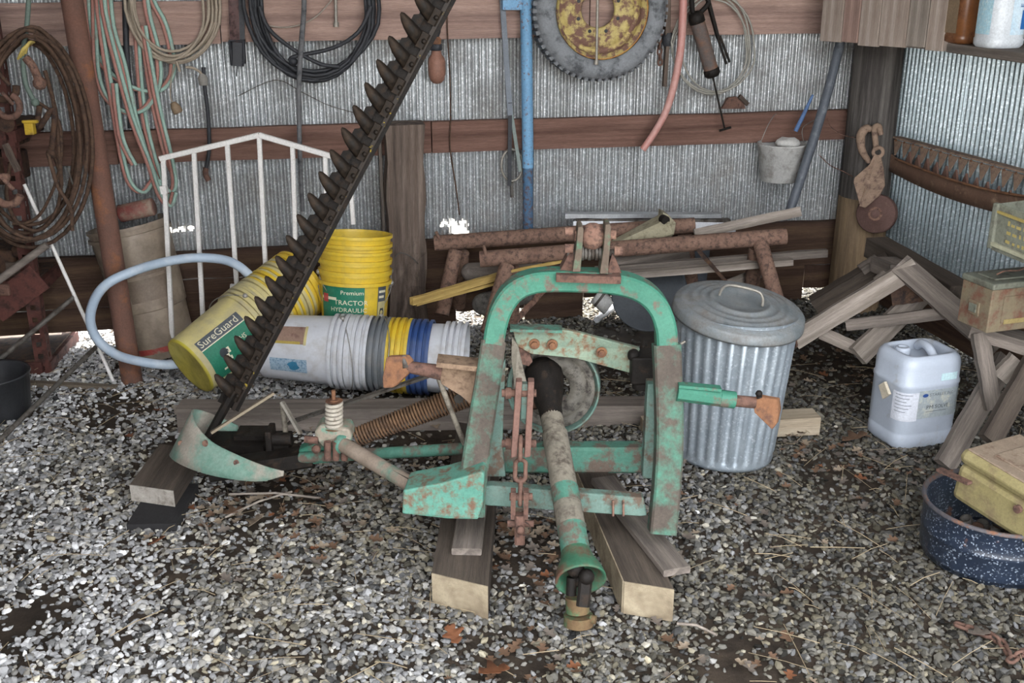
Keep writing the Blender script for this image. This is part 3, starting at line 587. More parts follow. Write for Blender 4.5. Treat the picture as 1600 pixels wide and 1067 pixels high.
MB().tube([hc+Vector((.0, .06, .02)), hc+Vector((.018, .05, -.03)), hc+Vector((.02, 0, -.05)), hc+Vector((.018, -.05, -.03)), hc+Vector((.0, -.06, .02))], .004, 8, sub=4).build('side_handle', RUST, tc_)

# ---------------- pails ----------------
def plast(name, c1, c2, c3='8a8378', amt=.34): return mat(name, c1, c2, 4, .42, c3=c3, amt=amt, scale3=5, edge=.15, bump=.04, spec=.45, grain=.06)
PY = plast('yellow_plastic', 'cfae2c', 'd8b93c', 'a8944a', .40); PYD = plast('yellow_plastic_dusty', 'cdc185', 'beb078', 'a39a80', .46); PYB = plast('yellow_base_plastic', 'c4b646', 'b6a740', '988e52', .4)
PW = plast('white_plastic', 'c8cacf', 'bcbec3', 'a09992', .36); PG = plast('grey_plastic', '5c6166', '6c7074', '8a8680', .36); PB = plast('blue_plastic', '2a4478', '334e82', '566480', .40); PBR = plast('dirty_beige_plastic', '988a79', '86786a', '6a5d50', .42)
WIRE = mat('bail_wire', '8d8a86', 'a5a29c', 9, .5, .6)
class Pail:
    def __init__(s, o, ax, front, Hh=.37, rb=.128, rt=.147):
        s.o = Vector(o); s.ax = Vector(ax).normalized(); f = Vector(front); s.e1 = (f-s.ax*f.dot(s.ax)).normalized(); s.e2 = s.ax.cross(s.e1)*(1 if abs(s.ax.z) > .8 else -1); s.H = Hh; s.rb = rb; s.rt = rt
    def P(s, th, h, dr=0):
        r_ = s.rb+(s.rt-s.rb)*h/s.H+dr; return s.o+s.ax*h+(s.e1*math.cos(th)+s.e2*math.sin(th))*r_
    def body(s, label, m_, cat='bucket', group=None, bm=None, nr=3, name='plastic_bucket'):
        t = thing(name, label, cat, s.o, group); s.t = t; H_, rb, rt = s.H, s.rb, s.rt; k = (rt-rb)/H_
        pr = [(.001, .006), (rb-.02, .006), (rb-.012, .0), (rb-.003, .0), (rb, .005)]
        for i in range(nr):
            h = H_-(.088 if nr > 2 else .05)+.024*i; r_ = rb+k*h; pr += [(r_-.001, h), (r_+.010, h), (r_+.0105, h+.014), (r_-.001, h+.0145)]
        pr += [(rt, H_-.012), (rt+.007, H_-.012), (rt+.007, H_), (rt-.002, H_), (rt-.004, H_-.01), (rb-.003, .012), (.001, .012)]
        MB().lathe(pr, s.o, s.ax, 56, True, s.e1, sharp=True).build('bucket_body', m_, t)
        if bm: MB().lathe([(.001, -.001), (rb-.022, -.001), (rb-.012, -.0035), (rb-.002, -.003), (rb+.001, .006)], s.o, s.ax, 48, True, s.e1).build('bucket_base', bm, t)
        return s
    def patch(s, name, th0, th1, h0, h1, m_, dr=.0012, par=None):
        rows = [[s.P(th0+(th1-th0)*i/16, h0+(h1-h0)*j/4, dr) for i in range(17)] for j in range(5)]; return MB().grid(rows).build(name, m_, par or s.t)
    def text(s, string, size, th, h, m_, along=True, dr=.002, par=None, name='lettering', sy=1.0):
        V, Fs = text(string, size); Q = []
        for v in V:
            if along: Q.append(s.P(th+v.y*sy/s.rb, h+v.x, dr))
            else: Q.append(s.P(th+v.x*sy/s.rb, h+v.y, dr))
        m2 = MB(); m2.add(Q, Fs); return m2.build(name, m_, par or s.t)
    def bail(s, th, drop, h=None, grip=None):
        h = h or s.H-.05; a, b_ = s.P(th+math.pi/2, h, .008), s.P(th-math.pi/2, h, .008); m_ = (a+b_)/2; out = (s.e1*math.cos(th)+s.e2*math.sin(th)); pts = []
        for i in range(25):
            q = math.pi*i/24; pts.append(m_+(a-m_)*math.cos(q)+(out*math.cos(drop)-s.ax*math.sin(drop))*math.sin(q)*(s.rt+.028))
        w_ = MB().tube(pts, .0022, 6).build('bail', WIRE, s.t)
        if grip: MB().tube([p-(s.ax*.002) for p in pts[10:15]], .007, 8).build('bail_grip', grip, w_)
        for p in (a, b_): MB().ball(p, .012, 10).build('bail_ear', s.t.children[0].data.materials[0], s.t)
        return s
INKW = mat('cream_ink', 'ddd8c0', 'd0cab0', 9, .6, bump=0); INKK = mat('dark_ink', '2c3236', '3c4246', 9, .6, bump=0); LGRN = mat('green_label', '1f6a52', '2a765d', 7, .5, bump=0, c3='43846c', amt=.36); LGRY = mat('slate_label', '4a4f55', '5a5f64', 7, .5, bump=0)
CAMV = lambda p: (EYE-Vector(p)).normalized()
# leaning stack: big labelled pail at the bottom, more pails nested in it
lo = Y(297, 572, 4.02); hi = Y(455, 452, 4.40); axl = (hi-lo).normalized()
labs = ['dusty yellow bucket with a green tractor label, bottom of the leaning stack', 'yellow bucket nested just above the green-labelled bucket in the leaning stack', 'bright yellow bucket in the middle of the leaning stack', 'yellow bucket below the topmost one in the leaning stack', 'topmost yellow bucket of the leaning stack, by the black cutter bar']
for i, off in enumerate((0, .065, .125, .185, .245)):
    p = Pail(lo+axl*off, axl, CAMV(lo)+ZZ*.0).body(labs[i], [PYD, PYD, PY, PYD, PY][i], group='leaning yellow buckets', bm=PYB if i == 0 else None)
    if i == 0:
        L0 = p; t0 = -.62
        p.patch('product_label', -1.05, .12, .03, .245, LGRN); p.patch('title_band', .12, .46, .03, .245, LGRY); p.patch('band_rule', .105, .135, .03, .245, INKW, .0016)
        p.text('SureGuard', .044, .20, .036, INKW, True, .002, name='title_lettering', sy=.95)
        p.text('HS', .026, -.30, .185, INKW); p.text('T', .024, -.54, .19, INKW)
        tr = MB()
        for dx, dh, r_ in ((0, 0, .020), (-.17, -.004, .014)):
            ring = [p.P(-.30+dx+r_/p.rb*math.cos(2*math.pi*j/14), .10+dh+r_*math.sin(2*math.pi*j/14), .002) for j in range(14)]; tr.add(ring, [tuple(range(14))])
        tr.build('tractor_wheels', INKK, p.t)
        tr = MB()
        for a0_, a1_, h0_, h1_ in ((-.38, -.20, .115, .127), (-.50, -.38, .103, .115), (-.60, -.48, .115, .123), (-.54, -.44, .087, .097), (-.80, -.73, .07, .088)): tr.add([p.P(a0_, h0_, .0022), p.P(a1_, h0_, .0022), p.P(a1_, h1_, .0022), p.P(a0_, h1_, .0022)], [(0, 1, 2, 3)])
        tr.build('tractor_picture', INKW, p.t)
        p.bail(2.2, .5)
# standing stack
so = Vector(Y(548, 487, 4.30)); so.z = .035; sa = Vector((.045, .13, 1)).normalized()
labs = ['yellow bucket with a green hydraulic oil label, bottom of the upright stack', 'yellow bucket with wire handle, second of the upright stack', 'yellow bucket, second from the top of the upright stack', 'topmost yellow bucket of the upright stack by the wooden post']
zt = Y(550, 362, 4.36).z
for i, off in enumerate((0, .045, .09, .155)):
    p = Pail(so+sa*(off+zt-.37-.155-.04), sa, (so-EYE)*-1).body(labs[i], PY, group='upright yellow buckets', nr=1)
    if i == 0:
        p.patch('product_label', -1.15, .28, .10, .322, LGRN); p.patch('side_label', .72, 1.08, .10, .322, LGRY); p.patch('side_label_lower', .74, 1.06, .105, .255, PYD, .0018)
        a_ = p.patch('label_stripe', -1.15, -.55, .262, .274, INKW, .0018)
        p.text('Premium', .024, -.42, .288, INKW, False, .002); p.text('TRACTOR', .028, -.62, .245, INKW, False, .002); p.text('HYDRAULIC', .026, -.75, .215, INKW, False, .002); p.text('&', .02, -.35, .195, INKW, False)
        p.patch('worn_print', .76, 1.04, .292, .302, INKW, .002); p.patch('worn_print', .76, .98, .270, .280, INKW, .002)
        p.patch('red_mark', -1.08, -.85, .25, .285, mat('red_ink', 'a5373c', 'b04448', 9, .6, bump=0), .0018)
        mm_ = MB(); mm_.add([p.P(.9+.11*math.cos(t), .185+.05*math.sin(t)*(1+.2*math.sin(3*t)), .0022) for t in [i_*.45 for i_ in range(14)]], [tuple(range(14))]); mm_.build('machine_picture', INKK, p.t)
    if i in (0, 1): p.bail(-.1+.3*i, 1.0-.15*i, grip=INKW if i == 1 else None)
# lying stack of nested pails
wo, we = G(416, 540, .205), G(735, 563, .160); axw = (we-wo).normalized()
labs = ['white bucket with a brown picture label, leftmost of the lying stack', 'second white bucket from the left in the lying stack', 'dark grey bucket in the lying stack of buckets', 'yellow bucket between the grey and blue ones in the lying stack', 'blue bucket in the lying stack of buckets', 'white bucket with open mouth at the right end of the lying stack']
for i, (off, m_) in enumerate(((0, PW), (.065, PW), (.14, PG), (.225, PY), (.31, PB), (.45, PW))):
    p = Pail(wo+axw*off, axw, CAMV(wo)).body(labs[i], m_, group='nested buckets lying on their side')
    if i == 0:
        p.patch('picture_label', .10, .66, .035, .185, mat('brown_label', '82695c', '94796a', 6, .6, c3='6a4a44', amt=.4, bump=0)); p.patch('label_edge', .08, .68, .183, .194, PYD, .0016); p.patch('label_foot', .10, .18, .05, .17, mat('label_yellow', 'b09a4a', 'a08c44', 7, .6, bump=0), .0018)
        LBL = mat('pale_blue_print', '8fa6b8', 'a3b6c4', 30, .6, c3='5f7f98', amt=.45, scale3=60, bump=0)
        p.patch('warning_print', -.78, -.34, .05, .20, LBL, .0014)
        mm_ = MB(); mm_.add([p.P(-.56+.15*math.cos(t), .145+.022*math.sin(t)*(1+.25*math.sin(4*t)), .002) for t in [i_*.45 for i_ in range(14)]], [tuple(range(14))]); mm_.build('round_emblem', mat('teal_ink', '2f6a8a', '3a7a98', 9, .6, bump=0), p.t)
    if i in (0, 2): p.bail(-.55+.3*i, -.4)
# brown dirty stack by the rusty pipe
bo = Y(258, 545, 4.60); bo.z = .005; ba = Vector((-.19, .05, 1)).normalized()
for i, off in enumerate((0, .22)):
    p = Pail(bo+ba*off, ba, CAMV(bo), .42 if i == 0 else .38, .142 if i == 0 else .156, .157 if i == 0 else .172).body(['dirty beige bucket with red band, lower of the pair behind the rusty pipe', 'dirty beige bucket nested upper of the pair behind the rusty pipe'][i], PBR, group='dirty beige buckets', nr=1)
    if i == 0: p.patch('red_band', -1.5, 1.5, .03, .055, mat('red_paint_faded', '9a3f3c', 'a85048', 7, .6, c3='8d8071', amt=.42), .0012); p.patch('lower_band', -1.5, 1.5, .0, .03, PBR, .001)
    else: p.patch('brown_smear', -.5, .6, .05, .2, mat('brown_smear', '6f6154', '7d6f62', 8, .5), .001)
mb = MB(); a, b_ = Y(188, 334, 4.56), Y(242, 322, 4.56); mb.lathe([(.001, .004), (.033, .004), (.037, 0), (.038, .004), (.038, .145), (.036, .15), (.001, .148)], a, b_-a, 28); solo('spray_can', mb, mat('red_can_dusty', '6a4a44', '8a302c', 6, .5, c3='8c7a6c', amt=.5, scale3=5), 'faded red can lying on top of the dirty bucket', 'can')

# ---------------- white railing ----------------
rt_ = thing('white_railing', 'white painted metal stair railing with a peaked top leaning on the wall', 'railing', G(268, 530))
WP = mat('white_paint_chipped', 'd2cfcb', 'dedbd8', 6, .5, c3='9a7f70', amt=.30, scale3=20, bump=.1)
yr = 4.50
def rl(n_, a, b_, w): MB().bar(Y(*a, yr), Y(*b_, yr+.0), w, w, YUP, b=.003).build(n_, WP, rt_)
rl('top_rail', (250, 248), (405, 211), .022); rl('top_rail', (405, 211), (545, 252), .022)
for a, b_ in (((255, 246), (269, 527)), ((303, 236), (317, 495)), ((355, 224), (370, 446)), ((405, 214), (415, 420)), ((457, 226), (463, 420)), ((508, 240), (512, 400)), ((545, 252), (552, 350))): rl('baluster', a, b_, .019)
MB().bar(Y(255, 290, yr-.006), Y(258, 302, yr-.006), .026, .026, YUP).build('clamp', WP, rt_); MB().bar(Y(360, 447, yr-.01), Y(380, 449, yr-.01), .018, .018).build('rail_stub', WP, rt_)
# blue-grey hose
mb = MB(); pts = [(392, 432, 4.34), (372, 415, 4.36), (345, 405, 4.38), (300, 403, 4.36), (250, 411, 4.28), (205, 425, 4.17), (168, 443, 4.12), (148, 468, 4.12), (141, 500, 4.13), (152, 530, 4.15), (180, 553, 4.13), (215, 564, 4.10), (260, 570, 4.12), (300, 566, 4.2)]
mb.tube([Y(*p) for p in pts], .0195, 12, sub=5); solo('plastic_hose', mb, plast('pale_blue_hose', 'a9b8c8', '9fafc0', 'c2c9d0', .36), 'pale blue thick plastic hose bent in a loop round the rusty pipe', 'hose')
# rusty tall pipe, thin white rod
mb = MB(); a, b_ = G(207, 598), Y(103, -60, 4.46); mb.cyl(a, b_, .043, 24); mb.lathe([(.036, 0), (.043, 0)], b_, b_-a, 24); solo('rusty_pipe', mb, mat('pipe_orange_rust', '6e4e42', '5e463d', 5, .9, c3='8a5a3a', amt=.38, scale3=3, bump=.3, bscale=80), 'tall rusty steel pipe leaning upright beside the welding hoses', 'pipe')
mb = MB(); mb.tube([G(178, 598, .005), Y(38, 288, 4.35)], .008, 8); solo('thin_rod', mb, WP, 'thin whitish rod leaning beside the red shelf rack', 'rod')
# ---------------- hung on the back wall ----------------
def wp(l, off=.07, jit=0): return [W(p[0], p[1], (p[2] if len(p) > 2 else off)+(random.uniform(-jit, jit) if jit else 0)) for p in l]
HR = mat('hose_pink_red', '94655c', 'a2756a', 6, .6, c3='8a7468', amt=.36); HG = mat('hose_grey_green', '93aca0', '85a095', 6, .6, c3='8a8a80', amt=.38)
wh = thing('welding_hose', 'coiled twin red and green welding hose hanging from the top girt', 'hose', W(200, 250, .07))
ST = [[(133, -40), (133, 0), (140, 60), (160, 105), (200, 135), (240, 143), (262, 125), (267, 95), (255, 40), (235, 0), (228, -40)], [(145, -40), (145, 0), (146, 70), (150, 120), (165, 155), (195, 176), (225, 168), (245, 130), (243, 80), (228, 20), (222, -40)],
      [(150, -40), (152, 20), (165, 110), (175, 170), (190, 255), (203, 290), (222, 300), (240, 280), (262, 300), (270, 285), (262, 240), (245, 170), (230, 90), (222, 40)], [(158, -40), (160, 20), (185, 120), (205, 190), (230, 255), (245, 300), (262, 322), (270, 300)],
      [(212, 40), (213, 85), (222, 180), (240, 255), (262, 318)], [(222, 60), (235, 150), (255, 235), (268, 270)], [(165, -40), (172, 40), (190, 100), (207, 180), (228, 250), (250, 300)], [(176, 130), (180, 170), (188, 220), (207, 258)]]
r_, g_ = MB(), MB()
for i, st in enumerate(ST):
    of = .060+.017*(i % 4); r_.tube(wp(st, of), .0085, 7, sub=4); g_.tube([q+U*.0145+N*.004 for q in wp(st, of)], .0085, 7, sub=4)
r_.build('red_line', HR, wh); g_.build('green_line', HG, wh)
def coil(name, cx, cy, rx, ry, n, r, m_, label, cat, off=.08, jit=6, top=None, drift=0, seg=6):
    pts = []; rnd = random.Random(int(cx*7+cy))
    for k in range(n):
        a, b_, dx, dy = rx+rnd.uniform(-jit, jit), ry+rnd.uniform(-jit, jit), rnd.uniform(-jit, jit)*.6, rnd.uniform(-jit, jit)*.6
        for i in range(16):
            t = 2*math.pi*i/16-math.pi/2; s_ = math.sin(t); pts.append(W(cx+dx+a*math.cos(t)*(1 if s_ > 0 else .92), cy+dy+b_*s_, off+.012*math.sin(t*2+k)+rnd.uniform(0, .02)))
    return solo(name, MB().tube(pts, r, seg, sub=2), m_, label, cat)
coil('cable_coil', 269, 0, 62, 95, 7, .0068, mat('beige_cable', '8d8172', '9c9080', 8, .65), 'coil of beige-grey electric cable tied at the bottom, hanging beside the welding hose', 'cable', jit=14)
mb = MB(); mb.tube(wp([(290, 105), (300, 106), (312, 112), (317, 120)], .09), .006, 6, sub=3); mb.tube(wp([(278, 95), (268, 120), (266, 150), (270, 160)], .08), .003, 5, sub=3); mb.tube(wp([(276, 96), (281, 112)], .11), .006, 6)
solo('cable_tail', mb, MATS['beige_cable'], 'loose beige cable ends hanging under the beige cable coil', 'cable')
mb = MB(); mb.lathe([(.001, 0), (.012, .0), (.020, .02), (.022, .045), (.018, .05), (.001, .05)], W(270, 160, .08), W(280, 178, .08)-W(270, 160, .08), 14); solo('lamp_socket', mb, mat('tan_bakelite', '8a7660', '75624e', 9, .6), 'small tan socket dangling from a thin cord by the welding hose', 'socket')
BLK = mat('black_rubber_cable', '25262a', '303236', 8, .55, c3='45454a', amt=.38)
coil('black_hose_coil', 490, -10, 95, 128, 8, .0095, BLK, 'large coil of black hose hanging under the top girt', 'hose', jit=11)
mb = MB(); mb.tube(wp([(405, 10), (420, 45), (455, 75), (500, 100), (530, 104)], .13), .009, 7, sub=4); mb.tube(wp([(452, 95), (462, 88), (520, 75), (560, 50), (580, 10)], .13), .009, 7, sub=4); mb.ball(W(458, 96, .13), .02, 10)
solo('black_hose_end', mb, BLK, 'loose black hose ends crossing the large black coil', 'hose')
mb = MB(); mb.tube(wp([(195, -30), (197, 60), (201, 130), (204, 200)], .055), .013, 8, sub=4); solo('black_strap', mb, BLK, 'thick black cable hanging straight among the welding hoses', 'cable')
bc = thing('black_cable_with_hook', 'black cable with a rusty hook end hanging over the railing', 'cable', W(322, 270, .09))
MB().tube(wp([(318, 105), (320, 135), (325, 180), (327, 230), (322, 265)], .085), .009, 8, sub=4).build('cable_run', BLK, bc)
MB().tube(wp([(322, 262), (321, 272), (326, 282)], .085), .013, 8, sub=3).build('hook_end', RUST, bc); MB().lathe([(.018, 0), (.022, .03), (.01, .05)], W(318, 133, .085), ZZ, 12).build('plug_cap', mat('grey_plug', '77736d', '88847e', 9), bc)
ls = thing('leather_strap', 'dark reddish leather strap with a black buckle hanging from the girt', 'strap', W(370, 105, .08))
MB().bar(W(364, -20, .075), W(367, 66, .075), .042, .012, N).build('strap_band', mat('dark_leather', '3a2523', '52302c', 7, .5, c3='241a1a', amt=.45), ls); MB().bar(W(376, -20, .068), W(377, 66, .07), .03, .012, N).build('strap_back', BLK, ls)
mb = MB(); mb.tube(wp([(359, 64), (381, 63), (382, 98), (362, 100)], .085), .008, 6, closed=True); mb.bar(W(371, 66, .08), W(371, 103, .08), .055, .03, N, b=.008); mb.tube(wp([(371, 100), (369, 119)], .08), .003, 5); mb.build('buckle', BLK, ls)
mb = MB(); mb.tube(wp([(474, -20), (475, 15), (470, 80), (467, 140), (468, 220), (470, 270), (473, 330)], .15), [.011, .011, .012, .011, .0105, .010, .010], 9, sub=4); solo('grey_hose', mb, mat('grey_hose', '58585a', '6a6a6b', 7, .6, c3='3c3d40', amt=.42), 'grey hose hanging straight down in front of the black coil', 'hose')
mb = MB(); mb.tube(wp([(378, 14), (395, 30), (430, 42), (465, 40), (495, 25), (520, -2)], .065), .0035, 6, sub=4); solo('sagging_string', mb, mat('pale_cord', '8f857a', '9c9287', 9), 'thin pale cord sagging across the top girt', 'cord')
mb = MB(); mb.cyl(W(524, -20, .07), W(525, 36, .07), .007, 8); mb.cyl(W(525, 34, .06), W(525, 42, .06), .013, 6); solo('hanging_bolt', mb, STEEL, 'short steel bolt hanging on the girt inside the black coil', 'bolt')
# brown flask shaped lamp
fl2 = thing('brown_flask', 'brown painted flask shaped fitting with black collar hanging on a wire', 'fitting', W(683, 131, .08))
MB().lathe([(.001, 0), (.018, .003), (.031, .016), (.038, .04), (.0395, .06), (.0395, .098), (.036, .112), (.024, .128), (.021, .14), (.021, .15)], W(683, 131, .08), ZZ, 24).build('flask_body', mat('brown_enamel', '8a6455', '7b584a', 6, .6, c3='a89484', amt=.30), fl2)
c = W(683, 131, .08); MB().lathe([(.022, .145), (.026, .147), (.026, .172), (.02, .174)], c, ZZ, 20).build('collar', BLK, fl2); MB().lathe([(.021, .172), (.024, .195), (.014, .205)], c, ZZ, 14).build('cap', RUSTO, fl2); MB().lathe([(.012, .2), (.021, .225), (.022, .25), (.012, .27), (.001, .272)], c, ZZ, 16).build('socket', BLK, fl2)
mb = MB(); mb.tube(wp([(697, -20), (699, 50), (703, 120), (704, 185), (703, 230), (712, 290), (718, 336)], .06), .0035, 6, sub=3); solo('hanging_wire', mb, RUSTD, 'thin dark wire hanging down the wall between post and blue pipe', 'wire')
mb = MB(); mb.tube(wp([(372, 150, .02), (430, 125, .02), (470, 143, .02), (515, 165, .02), (570, 180, .03)], .02), .002, 5, sub=4); solo('loose_wire', mb, DKGREY, 'thin loose wire sagging across the corrugated sheet under the black coil', 'wire')
# blue pipe
BLU = mat('blue_paint_chipped', '6491b5', '739fc0', 5, .55, c3='6f6468', amt=.40, scale3=30, edge=.03, bump=.15)
bp = thing('blue_pipe', 'upright blue painted pipe stand with chipped paint against the wall', 'pipe', W(825, 362, .10))
MB().cyl(W(825, 262, .10), W(821, -60, .10), .0265, 24).build('pipe', BLU, bp); MB().cyl(W(825, 362, .10), W(825, 258, .10), .024, 24).build('pipe_foot', mat('blue_paint_rusted', '3f5f7d', '4d6f8d', 5, .7, c3='5a4640', amt=.46, scale3=22), bp)
mb = MB(); mb.bar(W(784, 4, .09), W(815, 4, .09), .05, .060); mb.bar(W(828, 1, .09), W(848, 1, .09), .03, .018); mb.build('bracket', BLU, bp)
hs = thing('harness_strap', 'dark strap and bar with an iron ring hanging beside the blue pipe', 'strap', W(800, 305, .08))
MB().bar(W(784, -10, .075), W(797, 180, .085), .024, .008, N).build('strap_band', mat('grey_blue_strap', '6a7078', '7a8088', 7, .7), hs); MB().bar(W(797, 160, .085), W(796, 290, .085), .018, .006, N).build('strap_tail', BLK, hs); MB().bar(W(797, 165, .08), W(813, 268, .09), .016, .006, N).build('strap_bar', mat('grey_green_bar', '6d7a78', '7d8580', 7, .7), hs)
MB().tube([W(800+17*math.cos(a*.393), 258+25*math.sin(a*.393), .06) for a in range(16)], .006, 7, closed=True).build('iron_ring', STEEL, hs); mb = MB(); mb.bar(W(799, 285, .07), W(800, 308, .07), .012, .024, N); mb.build('latch', DKGREY, hs)
# tyre
tw = thing('spare_wheel', 'worn car tyre on a rusty yellow steel rim hung on the wall', 'wheel', W(927, 124, .12))
tcn = W(927, 14, .03); ta = N
RUB = mat('tyre_rubber', '74777a', '83868a', 6, .85, c3='4a4c4f', amt=.42, scale3=8)
MB().lathe([(.205, .03), (.212, .02), (.225, .0), (.265, -.005+.01), (.29, .02), (.302, .045), (.302, .135), (.292, .158), (.262, .172), (.228, .168), (.214, .155), (.207, .14)], tcn, ta, 72).build('tyre', RUB, tw)
lg = MB(); e1 = U; e2 = ZZ
for i in range(60):
    a = 2*math.pi*i/60; d_ = e1*math.cos(a)+e2*math.sin(a); t_ = -e1*math.sin(a)+e2*math.cos(a); c = tcn+d_*.304
    lg.bar(c+ta*.045, c+ta*.135, .018, .016, d_); c2 = tcn+d_*.296+ta*.150; lg.bar(c2-d_*.012-ta*.0, c2+d_*.008-ta*.016, .015, .010, ta)
o = lg.build('tread_lugs', RUB, tw); o['kind'] = 'stuff'
YR = mat('yellow_rim_paint_rust', 'ad9b5e', 'bfae74', 8, .6, c3='75594e', amt=.5, scale3=9, edge=.05)
rim = MB().lathe([(.211, .165), (.214, .158), (.208, .142), (.195, .135), (.19, .12), (.188, .085), (.172, .08), (.165, .095), (.13, .10), (.115, .085), (.085, .085), (.078, .08), (.078, .07)], tcn, ta, 64).build('rim', YR, tw)
for i in range(8):
    a = 2*math.pi*(i+.5)/8; d_ = e1*math.cos(a)+e2*math.sin(a); mb = MB(); mb.disc(tcn+d_*.10+ta*.0865, ta, .0085, 12); mb.build('stud_hole', BLK, rim)
mb = MB(); mb.lathe([(.208, .151), (.213, .153), (.215, .149)], tcn, ta, 64); mb.build('rim_edge', mat('golden_rust_edge', 'b5833a', 'a06a34', 9, .5), rim)
mb = MB(); mb.tube([W(934, -20, .22), W(932, 96, .22)], .006, 8); mb.cyl(W(932, 94, .22), W(931, 101, .22), .011, 6); solo('hanging_rod', mb, STEEL, 'thin grey rod hanging in front of the tyre', 'rod')
# wooden handle with chain
wh2 = thing('wooden_handle', 'split wooden handle wrapped with black tape hanging by the tyre', 'handle', W(1040, 135, .07))
board('handle_stick', W(1043, -20, .07), W(1042, 62, .07), .025, .032, WOODT, wh2, N); board('handle_stick', W(1043, 62, .07), W(1038, 135, .07), .018, .026, WOODT, wh2, N); MB().lathe([(.019, 0), (.026, .015), (.026, .04), (.019, .06)], W(1043, 72, .07), ZZ, 14).build('tape_wrap', BLK, wh2)
ch = thing('hanging_chain', 'short rusty roller chain hanging between tyre and wooden handle', 'chain', W(1029, 100, .07))
for i in range(6): link(W(1029+.5*i, 55+8.5*i, .075), ZZ, U if i % 2 else N, .036, .030, .005, 'chain_link', CH, ch)
mb = MB(); mb.tube(wp([(1068, -30, .14), (1067, 20, .14), (1064, 70, .14), (1056, 120, .14), (1042, 170, .14), (1024, 205, .14), (1004, 234, .14)], .14), [.0185, .0185, .0185, .018, .017, .0165, .0165], 12, sub=5); solo('pink_hose', mb, plast('pink_rubber', 'b58078', 'a8756d', 'c3a29a', .42), 'thick faded pink rubber hose curving down in front of the wall', 'hose')
coil('pale_cable_coil', 1112, 70, 62, 78, 4, .0045, mat('pale_grey_cable', '8c8a82', '9a978e', 9, .6), 'coil of thin pale grey cable hanging behind the grease gun', 'cable', off=.07, jit=9)
gg = thing('grease_gun', 'rusty brown grease gun with black caps and a long T-handle rod', 'grease gun', W(1133, 205, .12))
ga, gb_ = W(1089, 32, .12), W(1112, 112, .12); gd = (gb_-ga).normalized(); gl = (gb_-ga).length
MB().cyl(ga, gb_, .034, 24).build('barrel', mat('barrel_rust_grey', '7a563f', '6a5044', 4, .6, c3='5a5350', amt=.47, scale3=4, edge=.1), gg)
MB().lathe([(.018, -.04), (.030, -.035), (.037, -.015), (.037, .01), (.034, .012)], ga, gd, 22).build('head_cap', BLACK, gg); MB().lathe([(.034, -.015), (.038, -.01), (.038, .012), (.028, .024), (.001, .026)], gb_, gd, 22).build('end_cap', BLACK, gg)
mb = MB(); mb.cyl(gb_, W(1132, 200, .12), .0045, 8); mb.cyl(W(1124, 204, .12), W(1142, 199, .12), .006, 8); mb.build('t_handle_rod', BLACK, gg)
mb = MB(); mb.tube([W(1080, -10, .12), W(1082, 18, .12), W(1090, 30, .12)], .012, 8); mb.tube([W(1092, 22, .12), W(1102, 12, .12), W(1108, 4, .12)], .012, 8); mb.build('lever_arm', BLACK, gg)
pr_ = thing('forked_iron', 'black iron lever with a forked lower end behind the grease gun', 'tool', W(1140, 100, .1))
MB().bar(W(1102, -15, .10), W(1122, 60, .10), .015, .030, N, w1=.012, h1=.024).build('lever_blade', BLACK, pr_); mb = MB(); mb.bar(W(1121, 58, .10), W(1135, 100, .10), .01, .009, N); mb.bar(W(1125, 57, .10), W(1140, 97, .10), .01, .009, N); mb.build('fork', BLACK, pr_)
# small things on the middle girt
c = W(1146, 172, .03); mb = MB(); mb.prism([W(1128, 170, .05), W(1165, 170, .05), W(1162, 158, .05), W(1150, 151, .05), W(1138, 153, .05)], N*-.02); solo('rusty_cap', mb, RUST, 'small rusty half-round cap on the middle girt', 'cap')  # half-round rusty cap on the girt
o = board('wood_chip', W(1155, 150, .06), W(1168, 163, .06), .02, .02, WOODT); tag(o, 'small wooden chip beside the rusty cap on the girt', 'wood')
# white pail with rag and blue handled brush
wp_ = thing('hanging_pail', 'small whitish metal pail hung by wire on the middle girt', 'bucket', W(1217, 284, .13))
pc2 = W(1217, 282, .14); MB().lathe([(.001, 0), (.086, 0), (.09, .004), (.1155, .172), (.119, .176), (.119, .182), (.116, .184), (.112, .18), (.087, .008), (.001, .008)], pc2, ZZ, 36).build('pail_body', mat('whitewashed_metal', 'a9a8a5', 'b6b5b2', 5, .6, c3='8d8a85', amt=.42), wp_)
MB().tube([pc2+ZZ*.17-U*.118, pc2+ZZ*.26-U*.085, pc2+ZZ*.30-U*.03-N*.06, pc2+ZZ*.31-N*.09], .002, 5, sub=4).build('wire_bail', WIRE, wp_); MB().tube([pc2+ZZ*.17+U*.118, pc2+ZZ*.25+U*.10, pc2+ZZ*.28+U*.20-N*.07], .002, 5, sub=4).build('wire_bail', WIRE, wp_)
mb = MB(); mb.ball(pc2+ZZ*.185+U*.02+N*.02, .055, 12, (1.15, .9, .5)); 
for p in mb.v: p += Vector((0, 0, .006*math.sin(p.x*170)*math.sin(p.y*140)))
solo('white_rag', mb, mat('white_cloth', 'b8b6b2', 'c6c4c0', 9, .9), 'white rag stuffed into the small hanging pail', 'rag')
mb = MB(); mb.tube([W(1243, 205, .15), W(1256, 178, .15), W(1270, 148, .15)], [.011, .010, .006], 10, sub=3); solo('blue_brush_handle', mb, mat('blue_handle', '4a648c', '56729a', 7, .6), 'blue brush handle sticking out of the small hanging pail', 'brush')
o = solo('black_plastic_pipe', MB().tube([W(1313, 66, .16), W(1297, 130, .20), W(1272, 215, .26), W(1234, 330, .34)], .0225, 16, sub=4), mat('black_pe_pipe', '4d5259', '5b6068', 5, .45, c3='7b8086', amt=.36), 'dark grey plastic pipe leaning in the corner beside the round post', 'pipe')
